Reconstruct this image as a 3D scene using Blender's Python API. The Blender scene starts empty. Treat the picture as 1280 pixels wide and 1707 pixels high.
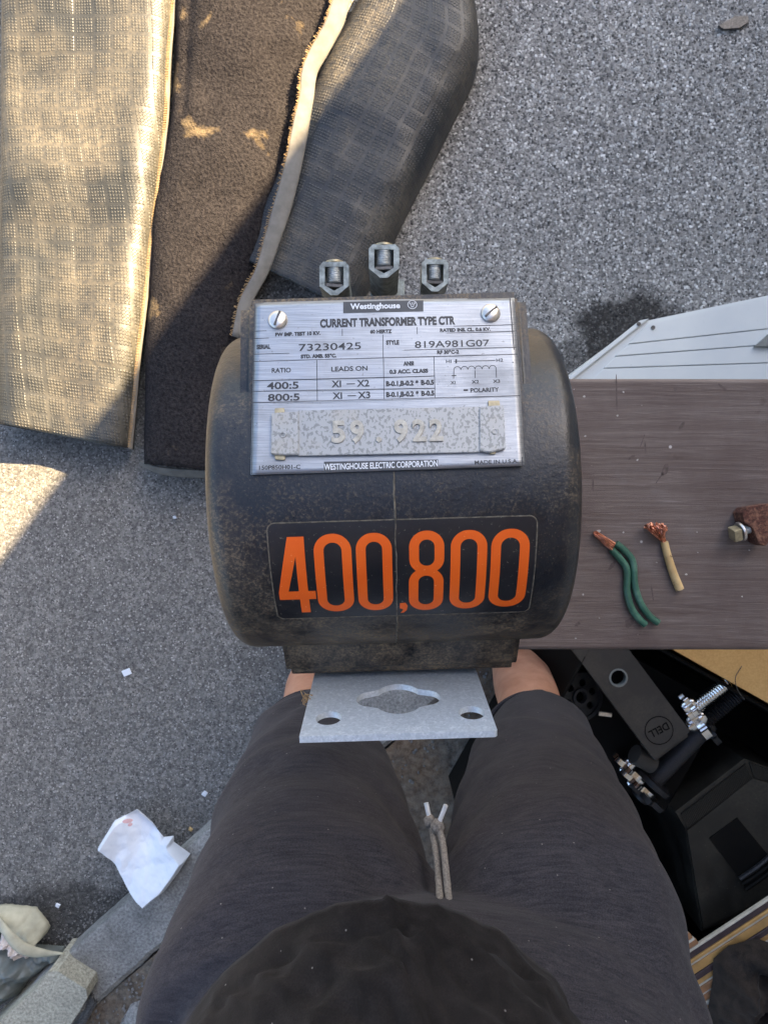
import bpy, bmesh, math, random
import numpy as np
from mathutils import Vector, Matrix, noise as mnoise
from mathutils.geometry import tessellate_polygon

rnd = random.Random(7)
npr = np.random.RandomState(5)
sc = bpy.context.scene
col = sc.collection
R = math.radians

# ---------------------------------------------------------------- camera, sky, sun, exposure
CAMZ = 1.5
F = 1138.0
cam = bpy.data.cameras.new('camera')
cam.sensor_fit = 'VERTICAL'; cam.sensor_height = 36.0; cam.lens = 24.0
cam.clip_start = 0.02; cam.clip_end = 500
cam.dof.use_dof = True; cam.dof.focus_distance = 0.395; cam.dof.aperture_fstop = 45
camo = bpy.data.objects.new('camera', cam); col.objects.link(camo)
camo.location = (0, 0, CAMZ); camo.rotation_euler = (0, 0, 0)
sc.camera = camo

SUN_EL = R(42); SH = Vector((.80, .60, 0)).normalized()       # towards the sun, on the ground
world = bpy.data.worlds.new('World'); sc.world = world; world.use_nodes = True
wn = world.node_tree; wn.nodes.clear()
wo = wn.nodes.new('ShaderNodeOutputWorld'); bg = wn.nodes.new('ShaderNodeBackground')
sky = wn.nodes.new('ShaderNodeTexSky'); sky.sky_type = 'NISHITA'; sky.sun_disc = False
sky.sun_elevation = SUN_EL; sky.sun_rotation = math.atan2(SH.x, SH.y)
sky.air_density = 1.0; sky.dust_density = 3.0; sky.ozone_density = 1.0
bg.inputs[1].default_value = 0.08
wn.links.new(sky.outputs[0], bg.inputs[0]); wn.links.new(bg.outputs[0], wo.inputs[0])
sl = bpy.data.lights.new('sun', 'SUN'); sl.energy = 5.0; sl.angle = R(0.35); sl.color = (1.0, .76, .46)
so = bpy.data.objects.new('sun', sl); col.objects.link(so)
sd = Vector((SH.x * math.cos(SUN_EL), SH.y * math.cos(SUN_EL), math.sin(SUN_EL)))
so.rotation_euler = sd.to_track_quat('Z', 'Y').to_euler(); so.location = (3, 2, 6)
sc.view_settings.view_transform = 'Standard'; sc.view_settings.look = 'None'
sc.view_settings.exposure = 2.7; sc.view_settings.gamma = 1; sc.view_settings.use_curve_mapping = False

# ---------------------------------------------------------------- helpers
def P(u, v, z):
    d = CAMZ - z
    return Vector(((u - 640) / F * d, (853.5 - v) / F * d, z))

def tag(o, label=None, cat=None, group=None, kind=None):
    if label: o['label'] = label
    if cat: o['category'] = cat
    if group: o['group'] = group
    if kind: o['kind'] = kind
    return o

def empty(name, loc, label, cat, group=None):
    o = bpy.data.objects.new(name, None); col.objects.link(o); o.location = loc; o.empty_display_size = .02
    return tag(o, label, cat, group)

def base_of(p):
    v = Vector((0, 0, 0))
    while p is not None:
        v += p.location; p = p.parent
    return v

def link(name, verts, faces, mat, parent=None, smooth=True, uvs=None, auto=None):
    """verts in world metres; stored relative to the parent's origin"""
    b = base_of(parent)
    me = bpy.data.meshes.new(name)
    me.from_pydata([(v[0] - b.x, v[1] - b.y, v[2] - b.z) for v in verts], [], faces)
    me.update()
    if smooth:
        me.polygons.foreach_set('use_smooth', [True] * len(me.polygons))
    if uvs is not None:
        uvl = me.uv_layers.new(name='UVMap')
        for lp in me.loops:
            uvl.data[lp.index].uv = uvs[lp.vertex_index]
    if mat: me.materials.append(mat)
    o = bpy.data.objects.new(name, me); col.objects.link(o)
    if parent: o.parent = parent
    if auto is not None:
        sharp(me, auto)
    return o

def sharp(me, ang):
    bm = bmesh.new(); bm.from_mesh(me)
    for e in bm.edges:
        e.smooth = not (len(e.link_faces) == 2 and e.calc_face_angle(0) > ang) and len(e.link_faces) == 2
    for f in bm.faces: f.smooth = True
    bm.to_mesh(me); bm.free()

def bm_link(name, bm, mat, parent=None, auto=R(35)):
    bmesh.ops.recalc_face_normals(bm, faces=bm.faces)
    b = base_of(parent)
    bmesh.ops.translate(bm, verts=bm.verts, vec=-b)
    me = bpy.data.meshes.new(name); bm.to_mesh(me); bm.free()
    sharp(me, auto)
    if mat: me.materials.append(mat)
    o = bpy.data.objects.new(name, me); col.objects.link(o)
    if parent: o.parent = parent
    if len(me.vertices) < 20000:
        w_ = o.modifiers.new('normals', 'WEIGHTED_NORMAL'); w_.keep_sharp = True
    return o

def frame(o, x, y):
    x = Vector(x).normalized(); y = Vector(y); y = (y - x * y.dot(x)).normalized(); z = x.cross(y)
    m = Matrix.Identity(4)
    for i in range(3):
        m[i][0] = x[i]; m[i][1] = y[i]; m[i][2] = z[i]; m[i][3] = o[i]
    return m

def rbox(bm, m, sx, sy, sz, bev=0, seg=2):
    """box centred at matrix m"""
    r = bmesh.ops.create_cube(bm, size=1)
    vs = r['verts']
    bmesh.ops.scale(bm, verts=vs, vec=(sx, sy, sz))
    if bev:
        es = list({e for v in vs for e in v.link_edges})
        rr = bmesh.ops.bevel(bm, geom=es, offset=bev, segments=seg, affect='EDGES', profile=.5)
        vs = list({v for f in rr['faces'] for v in f.verts} | set(v for v in vs if v.is_valid))
    bmesh.ops.transform(bm, matrix=m, verts=vs)
    return vs

def prism(bm, pts, m, h0, h1, bev=0):
    """2-D outline (with holes: list of loops) extruded from h0 to h1 along local z of m"""
    loops = pts if isinstance(pts[0][0], (list, tuple)) else [pts]
    tri = tessellate_polygon([[Vector((p[0], p[1], 0)) for p in l] for l in loops])
    flat = [p for l in loops for p in l]
    lo = [bm.verts.new(m @ Vector((p[0], p[1], h0))) for p in flat]
    hi = [bm.verts.new(m @ Vector((p[0], p[1], h1))) for p in flat]
    for t in tri:
        try:
            bm.faces.new([hi[i] for i in t]); bm.faces.new([lo[i] for i in reversed(t)])
        except ValueError: pass
    k = 0
    for l in loops:
        n = len(l)
        for i in range(n):
            j = (i + 1) % n
            bm.faces.new([lo[k + i], lo[k + j], hi[k + j], hi[k + i]])
        k += n

def lathe(bm, prof, m, n=32, cap=True):
    rings = []
    for (a, r) in prof:
        rings.append([bm.verts.new(m @ Vector((r * math.cos(2 * math.pi * k / n), r * math.sin(2 * math.pi * k / n), a))) for k in range(n)])
    for i in range(len(rings) - 1):
        for k in range(n):
            bm.faces.new([rings[i][k], rings[i][(k + 1) % n], rings[i + 1][(k + 1) % n], rings[i + 1][k]])
    if cap:
        bm.faces.new(rings[0][::-1]); bm.faces.new(rings[-1])

def spline(pts, n):
    """Catmull-Rom through pts (any dimension)"""
    pts = [np.array(p, float) for p in pts]
    P_ = [2 * pts[0] - pts[1]] + pts + [2 * pts[-1] - pts[-2]]
    out = []
    segs = len(pts) - 1
    for k in range(n):
        t = k / (n - 1) * segs; i = min(int(t), segs - 1); t -= i
        a, b, c, d = P_[i:i + 4]
        out.append(.5 * ((2 * b) + (-a + c) * t + (2 * a - 5 * b + 4 * c - d) * t * t + (-a + 3 * b - 3 * c + d) * t ** 3))
    return out

def tube(bm, pts, r, n=10, seg=40, cap=True, wob=0):
    c = spline(pts, seg)
    rr = r if callable(r) else (lambda t: r)
    prev = None; rings = []
    for i, p in enumerate(c):
        p = Vector(p)
        t = Vector(c[min(i + 1, seg - 1)]) - Vector(c[max(i - 1, 0)]); t.normalize()
        if prev is None:
            a = t.orthogonal().normalized()
        else:
            a = (prev - t * prev.dot(t)).normalized()
        prev = a; b = t.cross(a)
        q = rr(i / (seg - 1))
        rings.append([bm.verts.new(p + (a * math.cos(2 * math.pi * k / n) + b * math.sin(2 * math.pi * k / n)) * q * (1 + wob * rnd.uniform(-1, 1))) for k in range(n)])
    for i in range(seg - 1):
        for k in range(n):
            bm.faces.new([rings[i][k], rings[i][(k + 1) % n], rings[i + 1][(k + 1) % n], rings[i + 1][k]])
    if cap:
        bm.faces.new(rings[0][::-1]); bm.faces.new(rings[-1])

def fbm(x, y, z=0, o=4):
    return mnoise.fractal(Vector((x, y, z)), 1.0, 2.0, o)

# ---------------------------------------------------------------- material kit
class Mat:
    def __init__(s, name, rough=.6, metal=0.0, spec=.5):
        s.m = bpy.data.materials.new(name); s.m.use_nodes = True
        s.t = s.m.node_tree; s.N = s.t.nodes; s.L = s.t.links
        s.b = s.N['Principled BSDF']
        s.b.inputs['Roughness'].default_value = rough; s.b.inputs['Metallic'].default_value = metal
        s.b.inputs['Specular IOR Level'].default_value = spec
        s.tc = s.N.new('ShaderNodeTexCoord')
    def co(s, kind='Object', scale=(1, 1, 1), rot=(0, 0, 0), loc=(0, 0, 0)):
        mp = s.N.new('ShaderNodeMapping'); mp.inputs['Scale'].default_value = scale
        mp.inputs['Rotation'].default_value = rot; mp.inputs['Location'].default_value = loc
        s.L.new(s.tc.outputs[kind], mp.inputs['Vector']); return mp.outputs[0]
    def noise(s, scale, detail=4, rough=.55, co=None, dist=0):
        n = s.N.new('ShaderNodeTexNoise'); n.inputs['Scale'].default_value = scale
        n.inputs['Detail'].default_value = detail; n.inputs['Roughness'].default_value = rough
        n.inputs['Distortion'].default_value = dist
        s.L.new(co if co is not None else s.tc.outputs['Object'], n.inputs['Vector']); return n.outputs['Fac']
    def voro(s, scale, co=None, feature='F1', rand=1, out='Distance'):
        n = s.N.new('ShaderNodeTexVoronoi'); n.feature = feature; n.inputs['Scale'].default_value = scale
        n.inputs['Randomness'].default_value = rand
        s.L.new(co if co is not None else s.tc.outputs['Object'], n.inputs['Vector']); return n.outputs[out]
    def ramp(s, fac, stops):
        r = s.N.new('ShaderNodeValToRGB'); s.L.new(fac, r.inputs[0]); e = r.color_ramp.elements
        while len(e) < len(stops): e.new(.5)
        for k, (p, c) in enumerate(stops):
            e[k].position = p
            if not isinstance(c, (tuple, list)): c = (c, c, c)
            e[k].color = (*c[:3], 1)
        return r.outputs[0]
    def val(s, x):
        return x
    def setin(s, sock, x):
        if isinstance(x, bpy.types.NodeSocket): s.L.new(x, sock)
        elif isinstance(x, (tuple, list)): sock.default_value = (*x[:3], 1)
        elif sock.type == 'RGBA': sock.default_value = (x, x, x, 1)
        else: sock.default_value = x
    def mix(s, fac, a, b, mode='MIX'):
        n = s.N.new('ShaderNodeMix'); n.data_type = 'RGBA'; n.blend_type = mode
        s.setin(n.inputs[0], fac); s.setin(n.inputs[6], a); s.setin(n.inputs[7], b); return n.outputs[2]
    def math(s, op, a, b=0.0, c=0.0):
        n = s.N.new('ShaderNodeMath'); n.operation = op
        for k, x in enumerate((a, b, c)): s.setin(n.inputs[k], x)
        return n.outputs[0]
    def sep(s, co):
        n = s.N.new('ShaderNodeSeparateXYZ'); s.L.new(co, n.inputs[0]); return n.outputs
    def color(s, c): s.setin(s.b.inputs['Base Color'], c); return s
    def rough(s, c): s.setin(s.b.inputs['Roughness'], c); return s
    def bump(s, h, strength=.5, dist=.001):
        n = s.N.new('ShaderNodeBump'); n.inputs['Strength'].default_value = strength
        n.inputs['Distance'].default_value = dist; s.L.new(h, n.inputs['Height'])
        if getattr(s, 'last', None): s.L.new(s.last, n.inputs['Normal'])
        s.last = n.outputs[0]; s.L.new(s.last, s.b.inputs['Normal']); return s

def simple(name, c, rough=.6, metal=0, var=.3, scale=60, bump=.2, bd=.0005, spec=.5):
    m = Mat(name, rough, metal, spec)
    n = m.noise(scale, 5, .6)
    lo = tuple(x * (1 - var) for x in c); hi = tuple(min(1, x * (1 + var)) for x in c)
    m.color(m.ramp(n, [(.3, lo), (.7, hi)]))
    if bump: m.bump(n, bump, bd)
    return m.m

# asphalt: pale and dark grains in a dark binder, with a damp dark patch
A = Mat('asphalt', .85, 0, .35)
g1 = A.noise(165, 4, .75)
g2 = A.voro(140, rand=1, out='Color')
g3 = A.noise(2.2, 4, .6)
gray = A.mix(.45, A.ramp(g1, [(.32, .045), (.46, .12), (.58, .22), (.70, .38)]), A.ramp(g2, [(.15, .05), (.5, .14), (.95, .32)]))
tint = A.mix(A.ramp(g3, [(.35, 0.0), (.65, 1.0)]), (.86, .83, .78), (1.14, 1.09, 1.00))
gray = A.mix(1.0, gray, tint, 'MULTIPLY')
ox, oy, oz = A.sep(A.co())
# the side far from the kerb is paler
side = A.math('ADD', A.math('MULTIPLY', ox, .62), A.math('MULTIPLY', oy, .8))
gray = A.mix(A.ramp(A.math('ADD', side, A.math('MULTIPLY', g3, .5)), [(.15, 0.0), (1.1, 1.0)]), gray, A.mix(1, gray, (1.4, 1.4, 1.4), 'MULTIPLY'))
# stain: blobby ellipse of its own
def blob(mm, cx, cy, rx, ry, nz, amp=.9):
    dx = mm.math('DIVIDE', mm.math('SUBTRACT', ox, cx), rx); dy = mm.math('DIVIDE', mm.math('SUBTRACT', oy, cy), ry)
    d = mm.math('SQRT', mm.math('ADD', mm.math('MULTIPLY', dx, dx), mm.math('MULTIPLY', dy, dy)))
    d = mm.math('ADD', d, mm.math('MULTIPLY', mm.math('SUBTRACT', nz, .5), amp))
    return mm.ramp(d, [(.72, 1.0), (1.0, 0.0)])
nz = A.noise(11, 3, .6)
st = blob(A, *P(1050, 560, 0)[:2], .135, .115, nz)
st2 = A.math('MULTIPLY', blob(A, *P(955, 592, 0)[:2], .05, .04, nz), .6)
st3 = A.math('MULTIPLY', blob(A, *P(600, 1100, 0)[:2], .3, .12, nz), .3)
st4 = A.math('MULTIPLY', blob(A, *P(130, 1540, 0)[:2], .28, .10, nz), .7)
stn = A.math('MAXIMUM', A.math('MAXIMUM', st, st2), A.math('MAXIMUM', st3, st4))
gray = A.mix(A.math('MULTIPLY', stn, .95), gray, A.mix(1, gray, (.10, .095, .09), 'MULTIPLY'))
A.color(gray)
A.bump(g1, .9, .004); A.bump(g2, .4, .002)
ASPHALT = A.m
AG = Mat('asphalt_aggregate', .8, 0, .4)
at = AG.N.new('ShaderNodeAttribute'); at.attribute_name = 'tone'; at.attribute_type = 'GEOMETRY'
ox, oy, oz = AG.sep(AG.co())
an = AG.noise(11, 3, .6)
agc = AG.ramp(at.outputs['Fac'], [(0.0, (.025, .025, .024)), (.28, (.10, .097, .092)), (.55, (.30, .29, .27)), (.8, (.50, .49, .46)), (1.0, (.78, .76, .73))])
agm = AG.math('MAXIMUM', blob(AG, *P(1050, 560, 0)[:2], .135, .115, an), AG.math('MAXIMUM', AG.math('MULTIPLY', blob(AG, *P(955, 592, 0)[:2], .05, .04, an), .6), AG.math('MULTIPLY', blob(AG, *P(130, 1540, 0)[:2], .28, .10, an), .7)))
agc = AG.mix(AG.math('MULTIPLY', agm, .9), agc, AG.mix(1, agc, (.12, .115, .11), 'MULTIPLY'))
AG.color(agc); AG = AG.m

def concrete(name, c, var=.35):
    m = Mat(name, .85, 0, .35)
    n1 = m.noise(9, 6, .65); n2 = m.noise(190, 3, .7); n3 = m.voro(55, rand=1)
    a = m.ramp(n1, [(.3, tuple(x * (1 - var) for x in c)), (.7, tuple(x * (1 + var) for x in c))])
    a = m.mix(.55, a, m.mix(1, a, m.ramp(n2, [(.35, .35), (.65, 1.5)]), 'MULTIPLY'))
    a = m.mix(m.ramp(n3, [(.03, .8), (.10, 0.0)]), a, (.03, .03, .03))
    m.color(a); m.bump(n2, .5, .002); m.bump(n1, .4, .004); return m.m
KERB = concrete('kerb_concrete', (.25, .245, .23), .4)
BLOCKM = concrete('pale_block', (.36, .34, .27), .2)
DIRT = Mat('soil', .95, 0, .2)
dn = DIRT.noise(7, 7, .7); dn2 = DIRT.noise(60, 5, .7)
DIRT.color(DIRT.mix(DIRT.ramp(dn, [(.40, 0.0), (.6, 1.0)]), DIRT.ramp(dn2, [(.3, (.06, .055, .047)), (.7, (.21, .19, .16))]), DIRT.ramp(dn2, [(.3, (.09, .055, .035)), (.72, (.26, .20, .14))])))
DIRT.bump(dn2, .8, .006); DIRT = DIRT.m

# moulded black housing with dust
H_ = Mat('black_moulded_housing', .42, 0, .5)
h1 = H_.noise(520, 2, .7); h2 = H_.noise(14, 7, .7); h3 = H_.noise(60, 6, .75); h4 = H_.voro(420, rand=1)
hx, hy, hz = H_.sep(H_.co())
spk = H_.math('MULTIPLY', H_.ramp(h4, [(.10, 1.0), (.20, 0.0)]), H_.ramp(h3, [(.36, 0.0), (.52, 1.0)]))
fl = H_.math('MULTIPLY', H_.ramp(h1, [(.50, 0.0), (.66, 1.0)]), H_.ramp(h2, [(.45, .05), (.62, 1.0)]))
hw = H_.math('MULTIPLY', H_.math('SUBTRACT', h2, .5), .16)
far = H_.ramp(H_.math('ADD', hy, hw), [(.064, 0.0), (.096, 1.0)])
near = H_.ramp(H_.math('ADD', H_.math('MULTIPLY', hy, -1.0), hw), [(.040, 0.0), (.100, 1.0)])
lft = H_.ramp(H_.math('ADD', H_.math('MULTIPLY', hx, -1.0), hw), [(.080, 0.0), (.120, 1.0)])
rgt = H_.ramp(H_.math('ADD', hx, hw), [(.088, 0.0), (.125, .7)])
film = H_.math('MAXIMUM', H_.math('MAXIMUM', H_.math('MULTIPLY', far, .8), H_.math('MULTIPLY', near, .62)), H_.math('MULTIPLY', H_.math('MAXIMUM', lft, rgt), .45))
film = H_.math('MULTIPLY', film, H_.math('MULTIPLY', H_.ramp(h3, [(.36, .10), (.60, 1.0)]), H_.ramp(h1, [(.40, .35), (.60, 1.0)])))
dust = H_.math('MINIMUM', H_.math('ADD', H_.math('ADD', film, H_.math('MULTIPLY', spk, .22)), H_.math('MULTIPLY', fl, .30)), 1.0)
hb = H_.ramp(h3, [(.3, (.006, .0078, .0112)), (.7, (.0135, .0165, .0215))])
H_.color(H_.mix(dust, hb, (.235, .175, .105)))
H_.rough(H_.mix(dust, H_.ramp(h3, [(.3, .26), (.7, .44)]), .85))
H_.bump(h2, .35, .004); H_.bump(h3, .35, .0012); H_.bump(h1, .25, .0003)
HOUSING = H_.m
SEAM = simple('dusty_seam', (.11, .095, .07), .8, var=.6, scale=300)

def metal_brushed(name, c, rough=.35, sc_=(30, 1800, 1800), streak=.25):
    m = Mat(name, rough, .9)
    n = m.noise(1, 4, .7, m.co(scale=sc_)); n2 = m.noise(30, 5, .6); n3 = m.noise(500, 2, .7)
    a = m.ramp(n, [(.3, tuple(x * (1 - streak) for x in c)), (.7, tuple(min(1, x * (1 + streak)) for x in c))])
    a = m.mix(m.ramp(n2, [(.55, 0.0), (.75, .35)]), a, tuple(x * .55 for x in c))
    a = m.mix(m.ramp(n3, [(.66, 0.0), (.74, .5)]), a, (.12, .11, .10))
    m.color(a); m.rough(m.ramp(n2, [(.3, rough * .8), (.7, rough * 1.4)]))
    m.bump(n, .25, .0002); m.bump(n2, .12, .002); return m.m
PLATE = metal_brushed('brushed_nameplate_aluminium', (.33, .345, .365), .42)
PRINT = simple('black_print', (.022, .022, .025), .5, var=.3, scale=400, bump=0)
WHITEP = simple('silver_lettering', (.62, .64, .66), .4, var=.08, scale=300, bump=0)
PANELP = simple('dark_grey_print', (.045, .048, .052), .45, var=.15, scale=200, bump=0)
g = Mat('galvanised_steel', .48, .75)
n1 = g.voro(700, out='Color'); n2 = g.noise(25, 6, .7); n3 = g.noise(300, 3, .7)
c = g.ramp(n1, [(.1, (.46, .52, .57)), (.9, (.58, .64, .69))])
c = g.mix(g.ramp(n3, [(.54, 0.0), (.66, .6)]), c, (.76, .81, .85))
c = g.mix(g.ramp(n2, [(.56, 0.0), (.8, .5)]), c, (.30, .29, .27))
g.color(c); g.rough(g.ramp(n2, [(.3, .38), (.7, .62)])); g.bump(n3, .3, .0003); g.b.inputs['Metallic'].default_value = .30
GALV = g.m
g = Mat('spangled_zinc_strip', .5, .55)
n1 = g.noise(620, 2, .5, g.co(scale=(1, .7, 1))); n2 = g.noise(40, 4, .6)
c = g.mix(g.ramp(n1, [(.53, 0.0), (.58, 1.0)]), (.33, .335, .33), (.215, .22, .215))
c = g.mix(g.ramp(n2, [(.55, 0.0), (.8, .6)]), c, (.36, .32, .25))
g.color(c); g.bump(n1, .25, .0002)
ZINC = g.m
ZINCD = simple('dusty_embossed_zinc', (.36, .34, .29), .5, .5, .25, 300, .2)
LUGM = simple('oxidised_lug_metal', (.22, .245, .235), .5, .5, .5, 260, .4, .0004)
DARKM = simple('tarnished_steel', (.10, .095, .09), .5, .7, .5, 260, .4, .0004)
THREAD = simple('screw_thread_steel', (.60, .62, .61), .4, .7, .25, 300, .1)
BRASS = simple('dull_brass', (.36, .31, .20), .45, .6, .3, 200, .3)
SCREWM = simple('screw_head_steel', (.66, .62, .57), .33, .85, .25, 180, .2)
STICK = Mat('black_vinyl_sticker', .33, 0, .5)
n1 = STICK.noise(25, 5, .6); n2 = STICK.noise(500, 2, .7)
STICK.color(STICK.mix(STICK.ramp(n2, [(.66, 0.0), (.74, .5)]), STICK.ramp(n1, [(.35, (.008, .009, .012)), (.75, (.022, .022, .024))]), (.25, .22, .17)))
STICK.bump(n1, .12, .001); STICK = STICK.m
ORANGE = Mat('orange_vinyl', .4, 0, .4)
n1 = ORANGE.noise(25, 5, .6); n2 = ORANGE.noise(600, 2, .7)
ORANGE.color(ORANGE.mix(ORANGE.ramp(n2, [(.68, 0.0), (.74, .5)]), ORANGE.ramp(n1, [(.3, (.72, .10, .008)), (.7, (.82, .135, .014))]), (.95, .5, .25)))
ORANGE.bump(n1, .1, .001); ORANGE = ORANGE.m

# rubber mat backing : square pads of nubs separated by plain bands
def rubber(name, c1, c2, pad=.031, gap=.0075, nub=.0088, dustamt=.5):
    m = Mat(name, .42, 0, .5)
    ux, uy, _ = m.sep(m.co('UV'))
    def band(x, off=0):
        f = m.math('FRACT', m.math('DIVIDE', m.math('ADD', x, 10 + off), pad + gap))
        f = m.math('ABSOLUTE', m.math('SUBTRACT', f, .5))
        k = .5 * pad / (pad + gap)
        return m.ramp(f, [(k - .03, 1.0), (k + .03, 0.0)])
    mask = m.math('MULTIPLY', band(ux), band(uy))
    rot = m.co('UV', scale=(1 / nub,) * 3, rot=(0, 0, R(45)))
    rx, ry, _ = m.sep(rot)
    nb = m.math('MULTIPLY', m.math('SINE', m.math('MULTIPLY', rx, 2 * math.pi)), m.math('SINE', m.math('MULTIPLY', ry, 2 * math.pi)))
    nb = m.ramp(m.math('ADD', m.math('MULTIPLY', nb, .5), .5), [(.45, 0.0), (.75, 1.0)])
    h = m.math('MULTIPLY', nb, mask)
    dn = m.noise(5, 6, .65); dn2 = m.noise(120, 4, .7)
    base = m.ramp(dn, [(.3, c1), (.7, c2)])
    tone = m.mix(m.math('MULTIPLY', mask, m.ramp(m.noise(14, 3, .6), [(.3, .30), (.7, .60)])), (1, 1, 1), m.ramp(nb, [(.05, .50), (.6, 1.6)]))
    base = m.mix(1, base, tone, 'MULTIPLY')
    d = m.math('MULTIPLY', m.ramp(dn, [(.42, 0.0), (.7, dustamt)]), m.ramp(dn2, [(.35, .1), (.65, 1.0)]))
    base = m.mix(d, base, (.22, .18, .12))
    m.color(base); m.rough(m.mix(d, .40, .9))
    m.bump(h, .8, .0013); m.bump(dn2, .3, .0008); m.bump(dn, .4, .01)
    return m.m
RUB1 = rubber('dusty_grey_rubber_backing', (.020, .021, .019), (.050, .050, .044), dustamt=.45)
RUB3 = rubber('dark_rubber_backing', (.008, .010, .0125), (.020, .021, .022), pad=.031, gap=.007, nub=.0088, dustamt=.5)
g = Mat('woven_binding', .8, 0, .3)
n1 = g.noise(40, 4, .6)
ux, uy, _ = g.sep(g.co('UV'))
w = g.math('SINE', g.math('MULTIPLY', g.math('ADD', ux, uy), 2200)); w2 = g.math('ADD', g.math('MULTIPLY', w, .5), .5)
g.color(g.mix(g.math('MULTIPLY', w2, .35), g.ramp(n1, [(.3, (.13, .127, .115)), (.7, (.21, .20, .18))]), (.18, .16, .13)))
g.bump(w2, .5, .0006); BIND = g.m
EDGET = simple('frayed_edge_thread', (.30, .20, .10), .9, var=.5, scale=300)
g = Mat('carpet_pile', .95, 0, .1)
n1 = g.noise(9, 5, .6); n2 = g.noise(170, 3, .7)
pc = g.ramp(n2, [(.3, (.008, .007, .008)), (.75, (.045, .04, .04))])
pc = g.mix(g.ramp(n1, [(.62, 0.0), (.72, .55)]), pc, (.30, .22, .12))
g.color(pc); g.bump(n2, 1, .006); PILE = g.m
g = Mat('carpet_yarn', .95, 0, .1)
n2 = g.noise(260, 3, .7); n1 = g.noise(24, 6, .8); n4 = g.noise(1000, 1, .5)
pc = g.ramp(n2, [(.35, (.0035, .0033, .004)), (.7, (.028, .0255, .027))])
pc = g.mix(g.math('MULTIPLY', g.ramp(n1, [(.58, 0.0), (.76, .5)]), g.ramp(g.noise(420, 2, .6), [(.52, 0.0), (.60, 1.0)])), pc, (.30, .22, .11))
g.color(pc); YARN = g.m

def fabric(name, lo, hi, dirx=(14, 260, 60), lint=True):
    m = Mat(name, .9, 0, .15)
    n = m.noise(1, 5, .6, m.co(scale=dirx), dist=.6); n2 = m.noise(900, 2, .6); n3 = m.noise(5, 4, .6)
    a = m.ramp(n, [(.3, lo), (.72, hi)])
    a = m.mix(.5, a, m.mix(1, a, m.ramp(n2, [(.3, .3), (.7, 1.8)]), 'MULTIPLY'))
    a = m.mix(m.ramp(n3, [(.45, 0.0), (.75, .35)]), a, tuple(x * 1.5 for x in hi))
    if lint:
        l = m.ramp(m.voro(75, rand=1), [(.035, .55), (.06, 0.0)])
        a = m.mix(l, a, (.30, .28, .26))
    m.color(a); m.b.inputs['Sheen Weight'].default_value = .06
    m.bump(n2, .35, .0006); m.bump(n, .2, .0008); m.bump(n3, .4, .01); return m.m
SHORTS = fabric('charcoal_shorts_fabric', (.020, .0195, .0245), (.047, .0435, .049), (20, 180, 330))
SHIRT = fabric('black_shirt_cotton', (.0055, .0047, .0044), (.0165, .014, .0132), (60, 60, 60))
SKIN = Mat('skin', .5, 0, .4)
n1 = SKIN.noise(30, 5, .6); n2 = SKIN.noise(400, 3, .6)
n3 = SKIN.voro(140, rand=1)
SKIN.color(SKIN.mix(SKIN.ramp(n3, [(.05, .55), (.12, 0.0)]), SKIN.ramp(n1, [(.3, (.36, .17, .105)), (.7, (.50, .27, .18))]), (.20, .09, .05))); SKIN.bump(n2, .4, .0008)
SKIN.b.inputs['Subsurface Weight'].default_value = .08; SKIN = SKIN.m
CORD = simple('grey_cord', (.20, .18, .16), .9, var=.5, scale=500, bump=.6, bd=.001)
SHOE = simple('black_shoe', (.03, .03, .032), .6)
HAIR = simple('brown_hair', (.03, .018, .01), .7)

g = Mat('worn_brown_board_paint', .55, 0, .4)
n1 = g.noise(1, 6, .65, g.co(scale=(5, 95, 30)), dist=1.6); n2 = g.noise(12, 6, .65); n3 = g.noise(1, 5, .7, g.co(scale=(22, 700, 30)), dist=1.2)
n4 = g.voro(28, rand=1); n5 = g.noise(30, 3, .6)
c = g.ramp(n1, [(.3, (.092, .064, .053)), (.7, (.165, .130, .114))])
c = g.mix(g.ramp(n3, [(.56, 0.0), (.68, .28)]), c, (.34, .29, .27))
c = g.mix(g.ramp(n2, [(.35, .55), (.55, 0.0)]), c, (.075, .048, .042))
c = g.mix(g.ramp(n2, [(.58, 0.0), (.74, .4)]), c, (.20, .18, .18))
c = g.mix(g.ramp(n4, [(.030, .85), (.045, 0.0)]), c, (.60, .56, .52))
c = g.mix(g.ramp(n5, [(.70, 0.0), (.76, .6)]), c, (.05, .028, .022))
g.color(c); g.rough(g.ramp(n2, [(.3, .42), (.7, .65)])); g.bump(n3, .5, .0010); g.bump(n1, .5, .0012); BOARD = g.m
WOODU = simple('bare_lumber', (.38, .27, .16), .8, var=.2, scale=20)
CARD = Mat('tan_cardboard', .8, 0, .2)
n1 = CARD.noise(8, 5, .6); n2 = CARD.noise(300, 2, .6)
CARD.color(CARD.mix(.3, CARD.ramp(n1, [(.3, (.50, .27, .09)), (.7, (.62, .36, .13))]), CARD.ramp(n2, [(.3, (.36, .20, .07)), (.7, (.66, .42, .18))])))
CARD.bump(n1, .2, .004); CARD = CARD.m
VINYL = Mat('chalky_white_panel', .45, 0, .4)
n1 = VINYL.noise(5, 5, .6); n2 = VINYL.noise(150, 3, .7)
VINYL.color(VINYL.mix(VINYL.ramp(n2, [(.64, 0.0), (.76, .3)]), VINYL.ramp(n1, [(.3, (.50, .53, .53)), (.7, (.62, .64, .61))]), (.30, .31, .30)))
VINYL.bump(n2, .1, .0005); VINYL = VINYL.m
GREYP = simple('grey_vent_plastic', (.16, .17, .16), .5)
g = Mat('dusty_black_plastic', .5, 0, .4)
n1 = g.noise(9, 6, .7); n2 = g.noise(220, 3, .7); n3 = g.voro(90, rand=1)
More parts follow.
